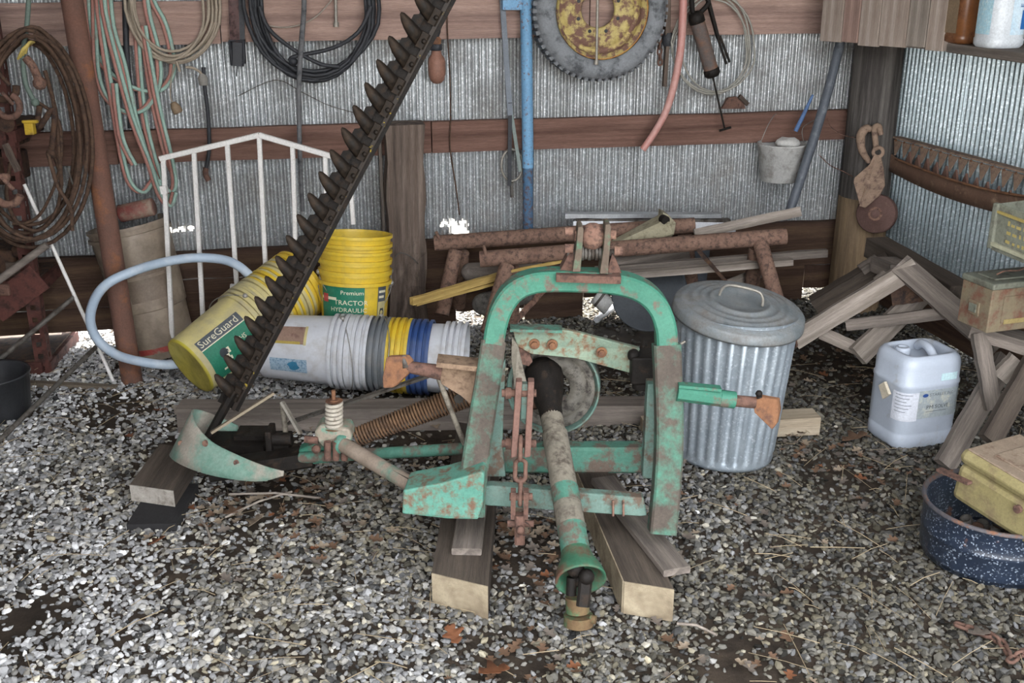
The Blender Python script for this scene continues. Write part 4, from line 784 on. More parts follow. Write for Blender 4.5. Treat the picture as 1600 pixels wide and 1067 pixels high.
# square stub post and thin slat
sp = thing('stub_post', 'square weathered post with a split, standing against the back wall', 'post', W(630, 492, .1))
a, b_ = WU(uw(631, 492), 0, .14), WU(uw(625, 187), 1.0, .14)
mb = MB(); dd = (b_-a).normalized()
V = []; 
for i in range(13):
    t = i/12; c = a.lerp(b_, t); w_ = .088+.006*math.sin(i*1.7)-.004*t; g2 = max(0, .035*(1-t*2.2)); 
    V += [c-U*w_+N*.075, c-U*g2*.6+N*.078-N*(g2*3.2), c+U*g2+N*.078-N*(g2*3.2), c+U*w_+N*.072, c+U*w_-N*.07, c-U*w_-N*.07]
mb.add(V, [(i*6+j, i*6+(j+1) % 6, i*6+6+(j+1) % 6, i*6+6+j) for i in range(12) for j in range(6)]+[(5, 4, 3, 2, 1, 0), tuple(range(72, 78))])
mb.build('post_timber', WOODT, sp, frame(a, b_, N)); MB().tube([W(617, 402, .25), W(625, 395, .255), W(640, 400, .25), W(653, 412, .24)], .003, 6, sub=4).build('bent_nail', DKGREY, sp)
o = board('thin_lath', W(592, 192, .08), W(600, 372, .08), .015, .030, WOODG, None, N); tag(o, 'thin grey slat standing beside the square post', 'slat')
# round corner post
cp = thing('round_post', 'thick round pole standing in the corner, dark above and bare tan below', 'post', W(1308, 462, .16))
a, b_ = WU(uw(1306, 460), 0, .17), WU(uw(1306, 460)+.0, 2.75, .17)
def pole(z0, z1, m_, nm):
    rr = lambda z: .128-.012*z; k = 28; V = []; n_ = 10
    for i in range(n_+1):
        z = z0+(z1-z0)*i/n_
        for j in range(k):
            t = 2*math.pi*j/k; V.append(a+ZZ*z+(U*math.cos(t)+N*math.sin(t))*(rr(z)+.004*math.sin(3*t+z*2)+.002*math.sin(11*t)))
    mb = MB(); mb.add(V, [(i*k+j, i*k+(j+1) % k, i*k+k+(j+1) % k, i*k+k+j) for i in range(n_) for j in range(k)], True); mb.build(nm, m_, cp, frame(a, a+ZZ, N))
pole(-.02, .58, wood('post_bare', '8f7a60', '77644f', '50443a', .42), 'bare_lower_pole'); pole(.58, 2.75, wood('post_dark', '3d3937', '514d4a', '7d7873', .42), 'dark_upper_pole')
for l, lab in (([(1293, 185, .30), (1300, 200, .30), (1320, 212, .31), (1345, 216, .3)], 'upper rusty wire stretched across the round corner post'), ([(1280, 242, .30), (1297, 258, .30), (1318, 268, .31), (1332, 276, .3)], 'lower rusty wire with twisted end across the round corner post')):
    solo('fence_wire', MB().tube(wp(l), .0025, 5, sub=4), RUST, lab, 'wire')
# ---------------- corner cabinet, shelf and bottles ----------------
A_, B_ = W(1282, 63, .25), R(1475, 80, .30); A_.z = B_.z = 1.335; zb = 1.335
cabn = thing('corner_cabinet', 'weathered plank cabinet mounted high in the corner', 'cabinet', A_)
cd = (B_-A_).normalized(); cl = (B_-A_).length; cn = cd.cross(ZZ).normalized()
if cn.y > 0: cn = -cn
e = 0; ws = [.115, .085, .10, .13, .09, .08]; tot = sum(ws)
for i, w_ in enumerate(ws):
    a = A_+cd*(cl*(e+w_/2)/tot); e += w_; dz = [0, .004, -.006, .0, .008, -.002][i]
    board('door_plank', a+ZZ*(dz), a+ZZ*.62, cl*w_/tot-.004, .02, (WOODC, WOODP, WOODC, WOODC, WOODL, WOODC)[i], cabn, cn)
E_ = R(1600, 95, .30); E_.z = zb; sd = (E_-B_).normalized()
board('side_board', B_+sd*.012+cn*-.01, B_+sd*.012+ZZ*.6+cn*-.01, .03, .022, WOODC, cabn, cn)
mb = MB(); mb.bar(B_+U*.012, B_+U*.28, .02, .6); 
side = MB().prism([B_+sd*.02, B_+sd*.02+U*.29, B_+sd*.02+U*.29+ZZ*.6, B_+sd*.02+ZZ*.6], sd*.018).build('side_panel', WOODC, cabn)
MB().prism([A_-cn*.01, B_-cn*.01, B_+U*.28, WU(1.58, zb, .01)+Vector((0, 0, 0)), W(1282, 63, .02)], (0, 0, .018)).build('cabinet_floor', WOODG, cabn)
sb = thing('wall_shelf', 'grey wooden shelf board on the right wall holding bottles', 'shelf', B_)
a = B_+sd*.03; board('shelf_front', a+ZZ*.015, a+sd*1.1+ZZ*.015, .02, .036, WOODG, sb); MB().prism([a+ZZ*.012, a+sd*1.1+ZZ*.012, a+sd*1.1+U*.28+ZZ*.012, a+U*.28+ZZ*.012], (0, 0, .02)).build('shelf_board', WOODG, sb)
def bottle_at(px, py, r): 
    p = G(px, py, zb+.034); return p+(p-EYE).normalized()*0+Vector((0, r*.9, 0))
def rbox(mb, c, xd, yd, prof, n=8, ex=4):           # rounded-rectangle loft: prof = (half x, half y, z)
    V = []; k = 4*n
    for hx, hy, z in prof:
        for j in range(k):
            t = 2*math.pi*(j+.5)/k; ct, st = math.cos(t), math.sin(t); q = (abs(ct)**ex+abs(st)**ex)**(-1/ex); V.append(c+xd*(hx*q*ct)+yd*(hy*q*st)+ZZ*z)
    m_ = len(prof); mb.add(V, [(i*k+j, i*k+(j+1) % k, i*k+k+(j+1) % k, i*k+k+j) for i in range(m_-1) for j in range(k)], True); mb.add(V[:k], [tuple(range(k-1, -1, -1))]); mb.add(V[-k:], [tuple(range(k))]); return mb
jb = thing('amber_jug', 'brown amber bottle standing on the wall shelf beside the cabinet', 'bottle', G(1514, 70, zb+.034)); c = G(1514, 69, zb+.034)+Vector((.01, .07, 0))
AMB = mat('amber_plastic', '6e4426', '80522e', 5, .3, c3='553018', amt=.42, bump=.02, spec=.6)
rbox(MB(), c, sd, U, [(.060, .060, 0), (.069, .069, .008), (.070, .070, .03), (.067, .067, .034), (.067, .067, .2), (.05, .05, .25), (.02, .02, .28), (.02, .02, .30)], 8, 5).build('bottle_body', AMB, jb); 
nf_ = -U
MB().prism([c+nf_*.069-sd*.055+ZZ*.04, c+nf_*.069+sd*.035+ZZ*.04, c+nf_*.069+sd*.035+ZZ*.19, c+nf_*.069-sd*.055+ZZ*.19], nf_*.001).build('faded_label', mat('faded_tan_label', '7d6a55', '8c7860', 9, .7), jb)
wj = thing('white_jug', 'white plastic jug with a torn blue label on the wall shelf', 'jug', G(1568, 78, zb+.034)); c = G(1568, 76, zb+.034)+Vector((.01, .08, 0))
rbox(MB(), c, sd, U, [(.070, .070, 0), (.079, .079, .01), (.080, .080, .032), (.077, .077, .036), (.077, .077, .2), (.055, .055, .26), (.022, .022, .29), (.022, .022, .31)], 8, 3.2).build('jug_body', mat('white_jug_plastic', 'd5dade', 'c9ced3', 5, .35, bump=.02, spec=.5), wj)
def jag(c, x0, x1, z0, z1, m_, nm, dr=.0785):
    V = []; n_ = 9
    for j in range(n_):
        z = z0+(z1-z0)*j/(n_-1)
        for i in range(6):
            x = x0+(x1-x0)*i/5+(random.uniform(-.006, .006) if i in (0, 5) else 0); t = x; q = (abs(math.cos(t))**3.2+abs(math.sin(t))**3.2)**(-1/3.2); V.append(c+(-U*math.cos(t)+sd*math.sin(t))*dr*q+ZZ*z)
    MB().add(V, [(j*6+i, j*6+i+1, j*6+6+i+1, j*6+6+i) for j in range(n_-1) for i in range(5)], True).build(nm, m_, wj)
jag(c, -.55, .55, .05, .21, mat('pale_blue_label', 'b5dbe8', 'a5d0e0', 20, .5, c3='d8e8ea', amt=.42, bump=0), 'torn_label'); jag(c, 1.45, 2.2, .05, .21, mat('white_blue_label', 'd0e0ea', 'bcd6e6', 9, .5, bump=0), 'torn_label'); jag(c, 1.95, 2.35, .07, .14, mat('deep_blue_ink', '2a62a5', '3570b0', 9, .5, bump=0), 'blue_print', .0795)
V_, F_ = text('E', .03); m2 = MB(); m2.add([c+(-U*math.cos(1.95-v.y*9)+sd*math.sin(1.95-v.y*9))*.086+ZZ*(.15+v.x) for v in V_], F_); m2.build('label_lettering', MATS['deep_blue_ink'], wj)
# ---------------- pulley block on the corner post ----------------
pk = thing('pulley_block', 'rusty pulley block with a hook shackle hanging at the corner post', 'pulley', W(1372, 365, .34))
PR = mat('dusty_brown_rust', '85705f', '967f6e', 9, .85, c3='5f4c44', amt=.42, scale3=14)
def pk_(px, py, o_=.34): return W(px, py, o_)
fx = (EYE-pk_(1372, 300)).normalized()
mb = MB(); mb.tube([pk_(1358, 253), pk_(1347, 235), pk_(1345, 212), pk_(1353, 201), pk_(1360, 202)], [.012, .018, .022, .02, .014], 10, sub=5); mb.build('hook', PR, pk)
mb = MB(); mb.tube([pk_(1369, 234), pk_(1367, 212), pk_(1366, 200), pk_(1373, 197), pk_(1376, 210)], .014, 10, sub=4); mb.build('shackle', PR, pk)
mb = MB(); c = pk_(1372, 238)+fx*.03; mb.lathe([(.014, -.012), (.03, -.012), (.03, .012), (.014, .012), (.014, -.012)], c, fx, 20); mb.build('swivel_eye', PR, pk)
mb = MB(); mb.prism([q+fx*.05 for q in (pk_(1366, 242), pk_(1377, 246), pk_(1381, 265), pk_(1383, 290), pk_(1375, 305), pk_(1352, 325), pk_(1344, 322), pk_(1334, 285), pk_(1335, 278), pk_(1358, 258))], -fx*.012); chk = mb.build('cheek_plate', PR, pk, bevel=.004)
mb = MB(); c = pk_(1356, 286)+fx*.052; mb.cyl(c, c+fx*.012, .013, 12); mb.tube([pk_(1367, 250)+fx*.053, pk_(1344, 322)+fx*.053], .004, 6); mb.build('plate_rib', PR, chk)
c = pk_(1370, 334); mb = MB(); mb.lathe([(.001, .035), (.03, .035), (.034, .028), (.088, .026), (.094, .018), (.094, .008), (.080, 0), (.094, -.008), (.094, -.022), (.088, -.028), (.001, -.03)], c, fx+Vector((-.25, 0, 0)), 44); sv = mb.build('sheave', mat('sheave_rust', '5a443e', '68504a', 8, .85, c3='8c7a62', amt=.30, scale3=20), pk)
mb = MB(); mb.lathe([(.022, .038), (.028, .040), (.034, .036)], c, fx+Vector((-.25, 0, 0)), 24); mb.build('hub_ring', RUSTP, sv)
mb = MB(); c = R(1386, 214, .10); mb.ball(c, .03, 16, (1, .8, 1.1)); mb.cyl(c, c+fx*.035, .012, 12); solo('insulator', mb, mat('pale_green_porcelain', 'a29d78', '918c68', 7, .4), 'pale round insulator knob behind the pulley shackle', 'insulator')
# ---------------- sickle knife and bar hung on the right wall ----------------
sk = thing('old_sickle_bar', 'rusty old sickle bar with triangular knife sections hung on the right wall', 'cutter bar', R(1400, 290, .06))
k0, k1 = R(1400, 214, .09), R(1640, 278, .09); kd = (k1-k0).normalized(); kl = (k1-k0).length; kdn = (kd.cross(U)).normalized()
if kdn.z > 0: kdn = -kdn
MB().bar(k0, k1, .008, .042, U).build('knife_back', PR, sk, frame(k0, k1, U))
nk = int(kl/.076); tri = MB(); q = k0+kd*.04+kdn*.012-U*.008; tri.prism([q-kd*.036, q+kd*.036, q-kd*.012+kdn*.072, q-kd*.017+kdn*.072], -U*.004); tp = tri.build('knife_section', PR, sk)
for i in range(1, nk): o = tp.copy(); COL.objects.link(o); o.location = kd*(.076*i)
rv = MB(); rv.cyl(q-kd*.016-U*.003, q-kd*.016-U*.009, .005, 8); rp = rv.build('rivet', RUSTO, sk)
for i in range(1, nk): o = rp.copy(); COL.objects.link(o); o.location = kd*(.076*i)
q = k0+kd*.14+kdn*.120-U*.01; tri = MB(); tri.prism([q-kd*.02, q+kd*.05, q+kd*.02-kdn*.075], -U*.01); tp = tri.build('guard_tooth', RUST, sk)
for i in range(1, nk-1): o = tp.copy(); COL.objects.link(o); o.location = kd*(.076*i)+kdn*.004*i
def curve_bar(top, bot, m_, nm):
    T = dense([R(*p) for p in top], 4); Bt = dense([R(*p) for p in bot], 4); MB().grid([[a_, b2] for a_, b2 in zip(T, Bt)]).build(nm, m_, sk, solid=.012)
curve_bar([(1384, 232, .10), (1405, 250, .11), (1440, 265, .12), (1490, 283, .13), (1550, 298, .13), (1630, 312, .13)], [(1378, 258, .10), (1400, 272, .11), (1440, 292, .12), (1490, 312, .13), (1550, 330, .13), (1630, 350, .13)], mat('blade_dark_rust', '5a4438', '6e5546', 6, .75, c3='8a735e', amt=.36), 'curved_rail')
MB().tube([R(*p)-U*.008 for p in ((1402, 248, .11), (1440, 263, .12), (1490, 281, .13), (1550, 297, .13), (1630, 311, .13))], .006, 6, sub=4).build('rail_lip', RUSTO, sk)
# ---------------- sawhorses ----------------
def plk(px, name='rail', w=.075, h=.03, m_=WOODG, par=None, up=ZZ):
    return board(name, Y(*px[0]), Y(*px[1]), w, h, m_, par, up, rough=.0015)
s1_ = thing('sawhorse', 'grey weathered wooden sawhorse tipped over in the corner beside the bin', 'sawhorse', G(1330, 560))
FR = Vector((0, -1, .25))
plk(((1240, 532, 4.05), (1432, 415, 4.0)), 'leg_board', .075, .03, WOODL, s1_, FR); plk(((1405, 412, 4.02), (1560, 545, 3.75)), 'leg_board', .085, .03, WOODG, s1_, FR)
plk(((1322, 508, 4.06), (1492, 487, 3.92)), 'brace_board', .045, .025, WOODG, s1_, FR); plk(((1340, 556, 3.98), (1446, 452, 4.12)), 'leg_board', .085, .035, WOODL, s1_, FR); plk(((1284, 520, 4.1), (1350, 550, 4.0)), 'foot_board', .05, .02, WOODL, s1_, FR)
plk(((1392, 462, 4.06), (1440, 455, 4.04)), 'rusty_plate', .08, .02, RUSTD, s1_, FR)
o = plk(((1368, 385, 4.62), (1500, 462, 4.0)), 'fallen_post', .10, .085, WOODD); tag(o, 'dark old post lying across the corner behind the sawhorse', 'post')
o = plk(((1272, 478, 4.45), (1392, 408, 4.40)), 'dark_log', .09, .075, WOODD); tag(o, 'dark wooden post sloping behind the pale sawhorse leg', 'post')
o = plk(((1378, 412, 4.30), (1410, 425, 4.1)), 'timber_end', .10, .06, WOODG); tag(o, 'square grey timber end poking out above the sawhorse', 'timber')
o = plk(((1345, 422, 4.4), (1372, 404, 4.4)), 'slat_end', .06, .03, WOODG); tag(o, 'flat grey slat end beside the round corner post', 'slat')
o = plk(((1372, 442, 4.1), (1387, 428, 4.1)), 'pale_slat_end', .06, .03, WOODL); tag(o, 'small pale slat end behind the sawhorse leg', 'slat')
s3_ = thing('low_sawhorse', 'grey wooden sawhorse carrying the two metal ammunition boxes', 'sawhorse', G(1510, 725))
plk(((1475, 728, 3.34), (1572, 560, 3.60)), 'leg_board', .075, .03, WOODG, s3_, FR); plk(((1530, 520, 3.55), (1552, 640, 3.45)), 'leg_board', .055, .03, WOODG, s3_, FR); plk(((1545, 690, 3.25), (1640, 520, 3.5)), 'leg_board', .07, .03, WOODD, s3_, FR); plk(((1520, 512, 3.60), (1680, 560, 3.42)), 'top_rail', .10, .05, WOODG, s3_); plk(((1560, 590, 3.5), (1590, 560, 3.5)), 'brace_board', .06, .03, WOODL, s3_, FR)
plk(((1570, 585, 3.75), (1660, 560, 3.6)), 'brace_board', .05, .03, WOODG, s3_, FR)
# ---------------- ammunition boxes ----------------
def mbox(name, label, o, xd, yd, L_, W_, H_, m_, openm=None):
    t = thing(name, label, 'box', o); zd = ZZ
    def bx(nm, x0, x1, y0, y1, z0, z1, m2, bev=.004, par=None):
        mb = MB(); P = [o+xd*x+yd*y+zd*z for z in (z0, z1) for y in (y0, y1) for x in (x0, x1)]; mb.add(P, [(0, 2, 3, 1), (4, 5, 7, 6), (0, 1, 5, 4), (2, 6, 7, 3), (0, 4, 6, 2), (1, 3, 7, 5)]); return mb.build(nm, m2, par or t, bevel=bev)
    return t, bx
OLV = mat('olive_paint_rust', '7d705a', '6d6454', 7, .7, c3='6e4c3e', amt=.46, scale3=8, edge=.08); OLG = mat('grey_olive_paint', '66685c', '74766a', 7, .6, c3='545248', amt=.42)
c = Y(1541, 521, 3.40); xd = Vector((.93, .30, 0)).normalized(); yd = Vector((-.30, .93, 0)).normalized()
t, bx = mbox('ammunition_box', 'closed rusty olive metal ammunition box with wire handle on the sawhorse', c, xd, yd, .28, .15, .17, OLV)
bx('box_body', 0, .28, 0, .145, 0, .150, OLV); ld = bx('box_lid', -.004, .284, -.005, .150, .150, .172, OLG, .006); bx('lid_panel', .03, .25, .03, .115, .172, .178, OLG, .005, ld)
bx('side_panel', .05, .24, -.004, 0, .03, .125, OLV, .003); bx('stripe', .06, .28, -.006, -.003, .028, .044, mat('yellow_stripe_faded', '9a8a5c', '8c7c52', 8, .7), 0)
bx('latch_frame', -.006, 0, .045, .10, .045, .095, OLV, .003); bx('latch', -.010, -.006, .055, .09, .055, .085, OLG, .002)
MB().tube([c+xd*.07+yd*.07+ZZ*.18, c+xd*.09+yd*.055+ZZ*.195, c+xd*.15+yd*.06+ZZ*.19, c+xd*.2+yd*.075+ZZ*.195, c+xd*.21+yd*.08+ZZ*.18], .003, 6, sub=4).build('wire_handle', RUSTP, ld)
c = Y(1549, 388, 3.42); xd = Vector((.42, -.90, -.10)).normalized(); yd = Vector((.90, .42, 0)).normalized()
t, bx = mbox('open_ammunition_box', 'open grey-olive metal box with yellow lettering on top of the ammunition box', c, xd, yd, .45, .2, .15, OLG)
bx('side_wall', 0, .46, 0, .005, 0, .15, OLG, .002); bx('side_wall', 0, .46, .20, .205, 0, .15, OLG, .002); bx('end_wall', 0, .005, 0, .205, 0, .15, OLG, .002); bx('end_wall', .455, .46, 0, .205, 0, .15, OLG, .002); bx('box_floor', 0, .46, 0, .205, -.005, .003, OLG, .002)
mb = MB(); mb.bar(c-yd*.004+ZZ*.018, c+xd*.46-yd*.004+ZZ*.018, .012, .012); mb.build('bottom_rib', mat('pale_rib', '8d8c78', '9c9a84', 7, .6), t); mb = MB(); mb.bar(c-yd*.004+ZZ*.125, c+xd*.46-yd*.004+ZZ*.125, .008, .008); mb.build('upper_rib', mat('yellow_rib', '9a8a52', '8a7a48', 7, .6), t)
mb = MB(); mb.bar(c-xd*.003+ZZ*.0, c-xd*.003+ZZ*.15, .02, .02, yd); mb.build('corner_strip', OLG, t, bevel=.004)
INKY = mat('faded_yellow_ink', 'a3955e', '94864f', 9, .7, bump=0)
rnd = random.Random(8)
for k in range(3):                                   # worn stencil lines, no longer legible
    m2 = MB(); x_ = .05
    while x_ < .30-.03*k:
        w_ = rnd.uniform(.006, .018); h_ = rnd.uniform(.008, .016); z_ = .092-.028*k; m2.add([c+xd*x_+yd*-.0012+ZZ*z_, c+xd*(x_+w_)+yd*-.0012+ZZ*z_, c+xd*(x_+w_)+yd*-.0012+ZZ*(z_+h_), c+xd*x_+yd*-.0012+ZZ*(z_+h_)], [(0, 1, 2, 3)]); x_ += w_+rnd.uniform(.004, .012)
    o = m2.build('worn_stencil_line', INKY, t); o['kind'] = 'stuff'
for k in range(5):
    mb = MB(); a = c+xd*(.12+.05*k)+yd*.05+ZZ*(.03+.012*(k % 2)); mb.cyl(a, a+yd*.10+xd*(.03*(k % 3-1))+ZZ*.03, .008, 8); solo('rusty_bolt', mb, RUST, ['rusty bolt lying nearest the wall end inside the open metal box', 'second rusty bolt inside the open metal box', 'third rusty bolt inside the open metal box', 'fourth rusty bolt inside the open metal box', 'rusty bolt lying nearest the viewer inside the open metal box'][k], 'bolt', 'bolts in the open box')
# ---------------- white carboy ----------------
cy = thing('white_carboy', 'white square plastic carboy with cap, moulded handle and paper labels', 'jerrycan', G(1420, 690))
q0, q1, q2 = G(1352, 672), G(1400, 706), G(1490, 692); xd = (q2-q1).normalized(); yd = Vector((-xd.y, xd.x, 0)); cc = (q0+q2)/2+yd*.005; hx, hy = .130, .108
WPL = mat('white_hdpe', 'b0b8c4', 'a6aebb', 4, .4, c3='968f86', amt=.30, scale3=5, edge=.12, bump=.02, spec=.45, grain=.05)
rbox(MB(), cc, xd, yd, [(hx*.92, hy*.92, .0), (hx, hy, .012), (hx*1.0, hy*1.0, .055), (hx*.985, hy*.985, .060), (hx*1.0, hy*1.0, .065), (hx, hy, .235), (hx*1.02, hy*1.02, .240), (hx*1.02, hy*1.02, .254), (hx*.99, hy*.99, .258), (hx*.99, hy*.99, .312), (hx*.95, hy*.95, .338), (hx*.86, hy*.86, .352), (hx*.80, hy*.80, .355), (hx*.74, hy*.74, .354), (hx*.70, hy*.70, .342), (hx*.68, hy*.68, .32)], 12, 5).build('carboy_body', WPL, cy)
c = cc-xd*.055+yd*.025+ZZ*.325; MB().lathe([(.028, 0), (.028, .022), (.024, .03), (.016, .031), (.016, .026), (.001, .026)], c, ZZ, 24).build('cap', WPL, cy)
hp = [cc+xd*(.06*math.cos(t))+yd*(.03*math.sin(t)-.02)+ZZ*(.305) for t in [i*.52 for i in range(12)]]; MB().tube([cc+xd*.02-yd*.055+ZZ*.335, cc+xd*.022-yd*.02+ZZ*.358, cc+xd*.03+yd*.03+ZZ*.358, cc+xd*.04+yd*.06+ZZ*.335], .016, 10, sub=4).build('moulded_handle', WPL, cy)
def sp_(u_, z_, d_=.0): # point on the front/left faces of the carboy, u running round the near corner
    n_ = 5; t = -math.pi/2+u_; ct, st = math.cos(t), math.sin(t); q = (abs(ct)**n_+abs(st)**n_)**(-1/n_); return cc+xd*((hx*1.002+d_)*q*ct)+yd*((hy*1.002+d_)*q*st)+ZZ*z_
def lab(u0, u1, z0, z1, m_, nm, d_=.001): return MB().grid([[sp_(u0+(u1-u0)*i/14, z0+(z1-z0)*j/2, d_) for i in range(15)] for j in range(3)]).build(nm, m_, cy)
PAP = mat('white_paper', 'c6c9d2', 'bec1ca', 5, .7, bump=.02); PAP2 = mat('stained_paper', '9aa3a6', '90979a', 6, .7, c3='c3c0b0', amt=.4, bump=.02)
lab(-1.15, -.46, .115, .225, PAP, 'paper_label'); lab(-.46, .78, .122, .230, PAP2, 'paper_label'); lab(.15, .62, .262, .29, mat('small_pale_sticker', 'c2dbe0', 'b5d2d8', 9, .6, bump=0), 'sticker', .001)
INKD = mat('grey_ink', '4c5258', '5c6268', 9, .7, bump=0); INKB = mat('blue_ink', '243f78', '2c4a88', 9, .6, bump=0)
def ctext(s_, size, u_, z_, m_, sy=1): 
    V_, F_ = text(s_, size); m2 = MB(); m2.add([sp_(u_+math.atan(v.x/.11)*1.0, z_+v.y*sy, .0022) for v in V_], F_); m2.build('lettering', m_, cy)
ctext('STARLET INC.', .016, -.16, .207, INKD); ctext('PM SOLVE', .02, -.22, .158, INKK); lab(-.22, .42, .146, .148, INKD, 'print_line', .0018)
mb = MB(); mb.add([sp_(-.28+.085*math.cos(t), .212+.007*math.sin(t), .002) for t in [i*.45 for i in range(14)]], [tuple(range(14))]); mb.build('logo', INKB, cy)
for k in range(6): lab(-1.05, -.62-.06*(k % 3), .215-.013*k, .217-.013*k, INKD, 'print_line', .0018)
for u0, u1, z0, z1 in ((.70, .715, .138, .226), (.70, .78, .224, .226), (.70, .78, .138, .140)): lab(u0, u1, z0, z1, INKK, 'label_border', .0018)
c = sp_(-1.45, .205, .004); MB().prism([c+yd*-.03+ZZ*.0, c+ZZ*-.03, c+yd*.032+ZZ*.012, c+yd*.004+ZZ*.036], -xd*.012).build('folded_tag', mat('cream_tag', 'c2b8a5', 'b5ab98', 20, .8), cy)
# ---------------- enamel pot and tin box ----------------
pt = thing('enamel_pot', 'dark blue speckled enamel pot with chipped rusty rim, filled with pipe ends', 'pot', G(1555, 872))
pc3 = G(1545, 870); ENM = mat('blue_speckled_enamel', '27303f', '1f2735', 5, .28, c3='7a5644', amt=.34, scale3=6, edge=.04, c4='8f9aa8', amt4=.86, scale4=260, bump=.05, spec=.6)
MB().lathe([(.001, .003), (.175, .003), (.195, .014), (.202, .045), (.203, .098), (.207, .104), (.203, .11), (.205, .175), (.210, .182), (.211, .19), (.206, .192), (.200, .184), (.198, .02), (.001, .012)], pc3, ZZ, 64).build('pot_body', ENM, pt)
MB().lathe([(.198, .183), (.206, .1935), (.2125, .191), (.2125, .183)], pc3, ZZ, 64).build('pot_rim', mat('chipped_rim', '55504f', '45454c', 9, .5, c3='74523f', amt=.42), pt)
rnd = random.Random(5)
for k in range(14):
    an = rnd.uniform(2.4, 5.2); rr_ = rnd.uniform(.03, .14); p = pc3+Vector((math.cos(an)*rr_, math.sin(an)*rr_, .06+.02*rnd.random())); d_ = Vector((rnd.uniform(-.5, .5), rnd.uniform(-.7, .1), 1)).normalized()
    mb = MB(); mb.lathe([(.016, 0), (.018, 0), (.018, .05), (.014, .05), (.014, .0)], p, d_, 14); solo('pipe_fitting', mb, DKGREY if k % 2 else RUSTD, 'short %s pipe end lying inside the blue enamel pot' % ('dark grey' if k % 2 else 'rusty'), 'fitting', 'pipe ends in the enamel pot')
tn = thing('tin_box', 'yellow-green metal tin box with a hinged lid resting on the enamel pot', 'tin box', G(1483, 772, .19))
c = G(1484, 776, .195); ld_ = Vector((.44, -.84, -.10)).normalized(); wd_ = Vector((.84, .44, 0)).normalized(); hd_ = ld_.cross(wd_).normalized(); hd_ = hd_ if hd_.z > 0 else -hd_
TIN = mat('tin_olive_yellow', '8f8560', '827852', 4, .5, c3='786a50', amt=.42, scale3=8, stretch=(1, 1, 1), bump=.1)
def tbox(nm, x0, x1, y0, y1, z0, z1, m_, bev, par=tn):
    mb = MB(); P = [c+ld_*x+wd_*y+hd_*z for z in (z0, z1) for y in (y0, y1) for x in (x0, x1)]; mb.add(P, [(0, 2, 3, 1), (4, 5, 7, 6), (0, 1, 5, 4), (2, 6, 7, 3), (0, 4, 6, 2), (1, 3, 7, 5)]); return mb.build(nm, m_, par, bevel=bev)
tbox('tin_body', 0, .42, 0, .24, 0, .118, TIN, .018); lid_ = tbox('tin_lid', -.005, .425, -.005, .245, .12, .165, TIN, .02)
tbox('lid_top', .01, .41, .01, .23, .163, .169, mat('lid_rusty_tan', '8c7d6c', '7d6d5e', 7, .8, c3='6b5648', amt=.4), .006, lid_); tbox('lid_panel', .07, .35, .05, .19, .168, .173, mat('lid_rusty_tan', '', ''), .005, lid_)
MB().bar(c+ld_*-.05+wd_*-.012+hd_*.07, c+ld_*.06+wd_*-.012+hd_*.085, .008, .022, wd_).build('hasp', RUST, tn)
mb = MB(); q = c+ld_*.22+wd_*-.004+hd_*.095; mb.cyl(q, q-wd_*.01, .012, 12); mb.build('catch_stud', RUST, tn)
chn = thing('ground_chain', 'rusty iron chain with a hook lying on the gravel near the enamel pot', 'chain', G(1560, 1000))
pp = [(1503, 978), (1520, 984), (1537, 990), (1553, 996), (1566, 1005), (1574, 1018), (1582, 1030), (1594, 1022), (1606, 1018)]
for i, p in enumerate(pp): 
    a = G(*p, .022); b_ = G(*pp[min(i+1, len(pp)-1)], .022) if i < len(pp)-1 else a+Vector((.03, .0, 0)); link(a, b_-a, ZZ if i % 2 else Vector((-(b_-a).y, (b_-a).x, 0)), .045, .026, .005, 'chain_link', MATS['rust'] if i % 3 else CH, chn)
# ---------------- pipe stands and lumber against the back wall ----------------
PIP = mat('stand_pipe_rust', '6f564a', '84695a', 7, .9, c3='4e3e38', amt=.44, scale3=22, bump=.5, bscale=90)
def stand(label, a, b_, y, legs, pegs, r=.036):
    t = thing('pipe_stand', label, 'stand', Y(legs[0][1][0], legs[0][1][1], legs[0][1][2]))
    p, q = Y(*a, y), Y(*b_, y); MB().cyl(p, q, r, 22).build('top_pipe', PIP, t)
    for l0, l1 in legs: MB().cyl(Y(*l0), Y(*l1), .034, 18).build('pipe_leg', PIP, t)
    for g0, g1 in pegs: MB().cyl(Y(*g0), Y(*g1), .008, 8).build('peg', PIP, t)
stand('far rusty pipe stand nearest the back wall', (679, 380), (1085, 352), 4.82, [((712, 392, 4.80), (690, 492, 4.66)), ((722, 395, 4.84), (716, 478, 4.95)), ((1070, 365, 4.84), (1080, 440, 4.9))], [((681, 362, 4.8), (690, 378, 4.8))])
stand('near rusty pipe stand with long sloping top pipe', (750, 405), (1228, 369), 4.60, [((792, 415, 4.58), (762, 520, 4.40)), ((800, 418, 4.63), (800, 500, 4.72)), ((1182, 385, 4.62), (1172, 470, 4.74)), ((1188, 380, 4.58), (1222, 500, 4.35))], [((755, 383, 4.58), (761, 402, 4.58))])
def lum(label, a, b_, w, h, m_, up=ZZ, cat='board', name='lumber_board'): o = board(name, Y(*a), Y(*b_), w, h, m_, None, up, rough=.0015); return tag(o, label, cat)
FRW = Vector((0, -1, .3))
lum('long grey board lying under the near pipe stand', (930, 423, 4.62), (1292, 395, 4.70), .028, .035, WOODG)
lum('rounded grey board below the long one, ending left of the post', (970, 430, 4.56), (1237, 408, 4.62), .05, .028, WOODL)
lum('wide grey board leaning across the top of the arch', (945, 418, 4.62), (1075, 392, 4.8), .07, .02, WOODG, FRW)
lum('pale weathered board rising to the upper right from the pipe stand', (1085, 366, 4.72), (1250, 330, 4.80), .045, .022, WOODL, FRW)
lum('small pale plank end low behind the rubbish bin', (1130, 448, 4.7), (1190, 425, 4.8), .05, .02, WOODL, FRW)
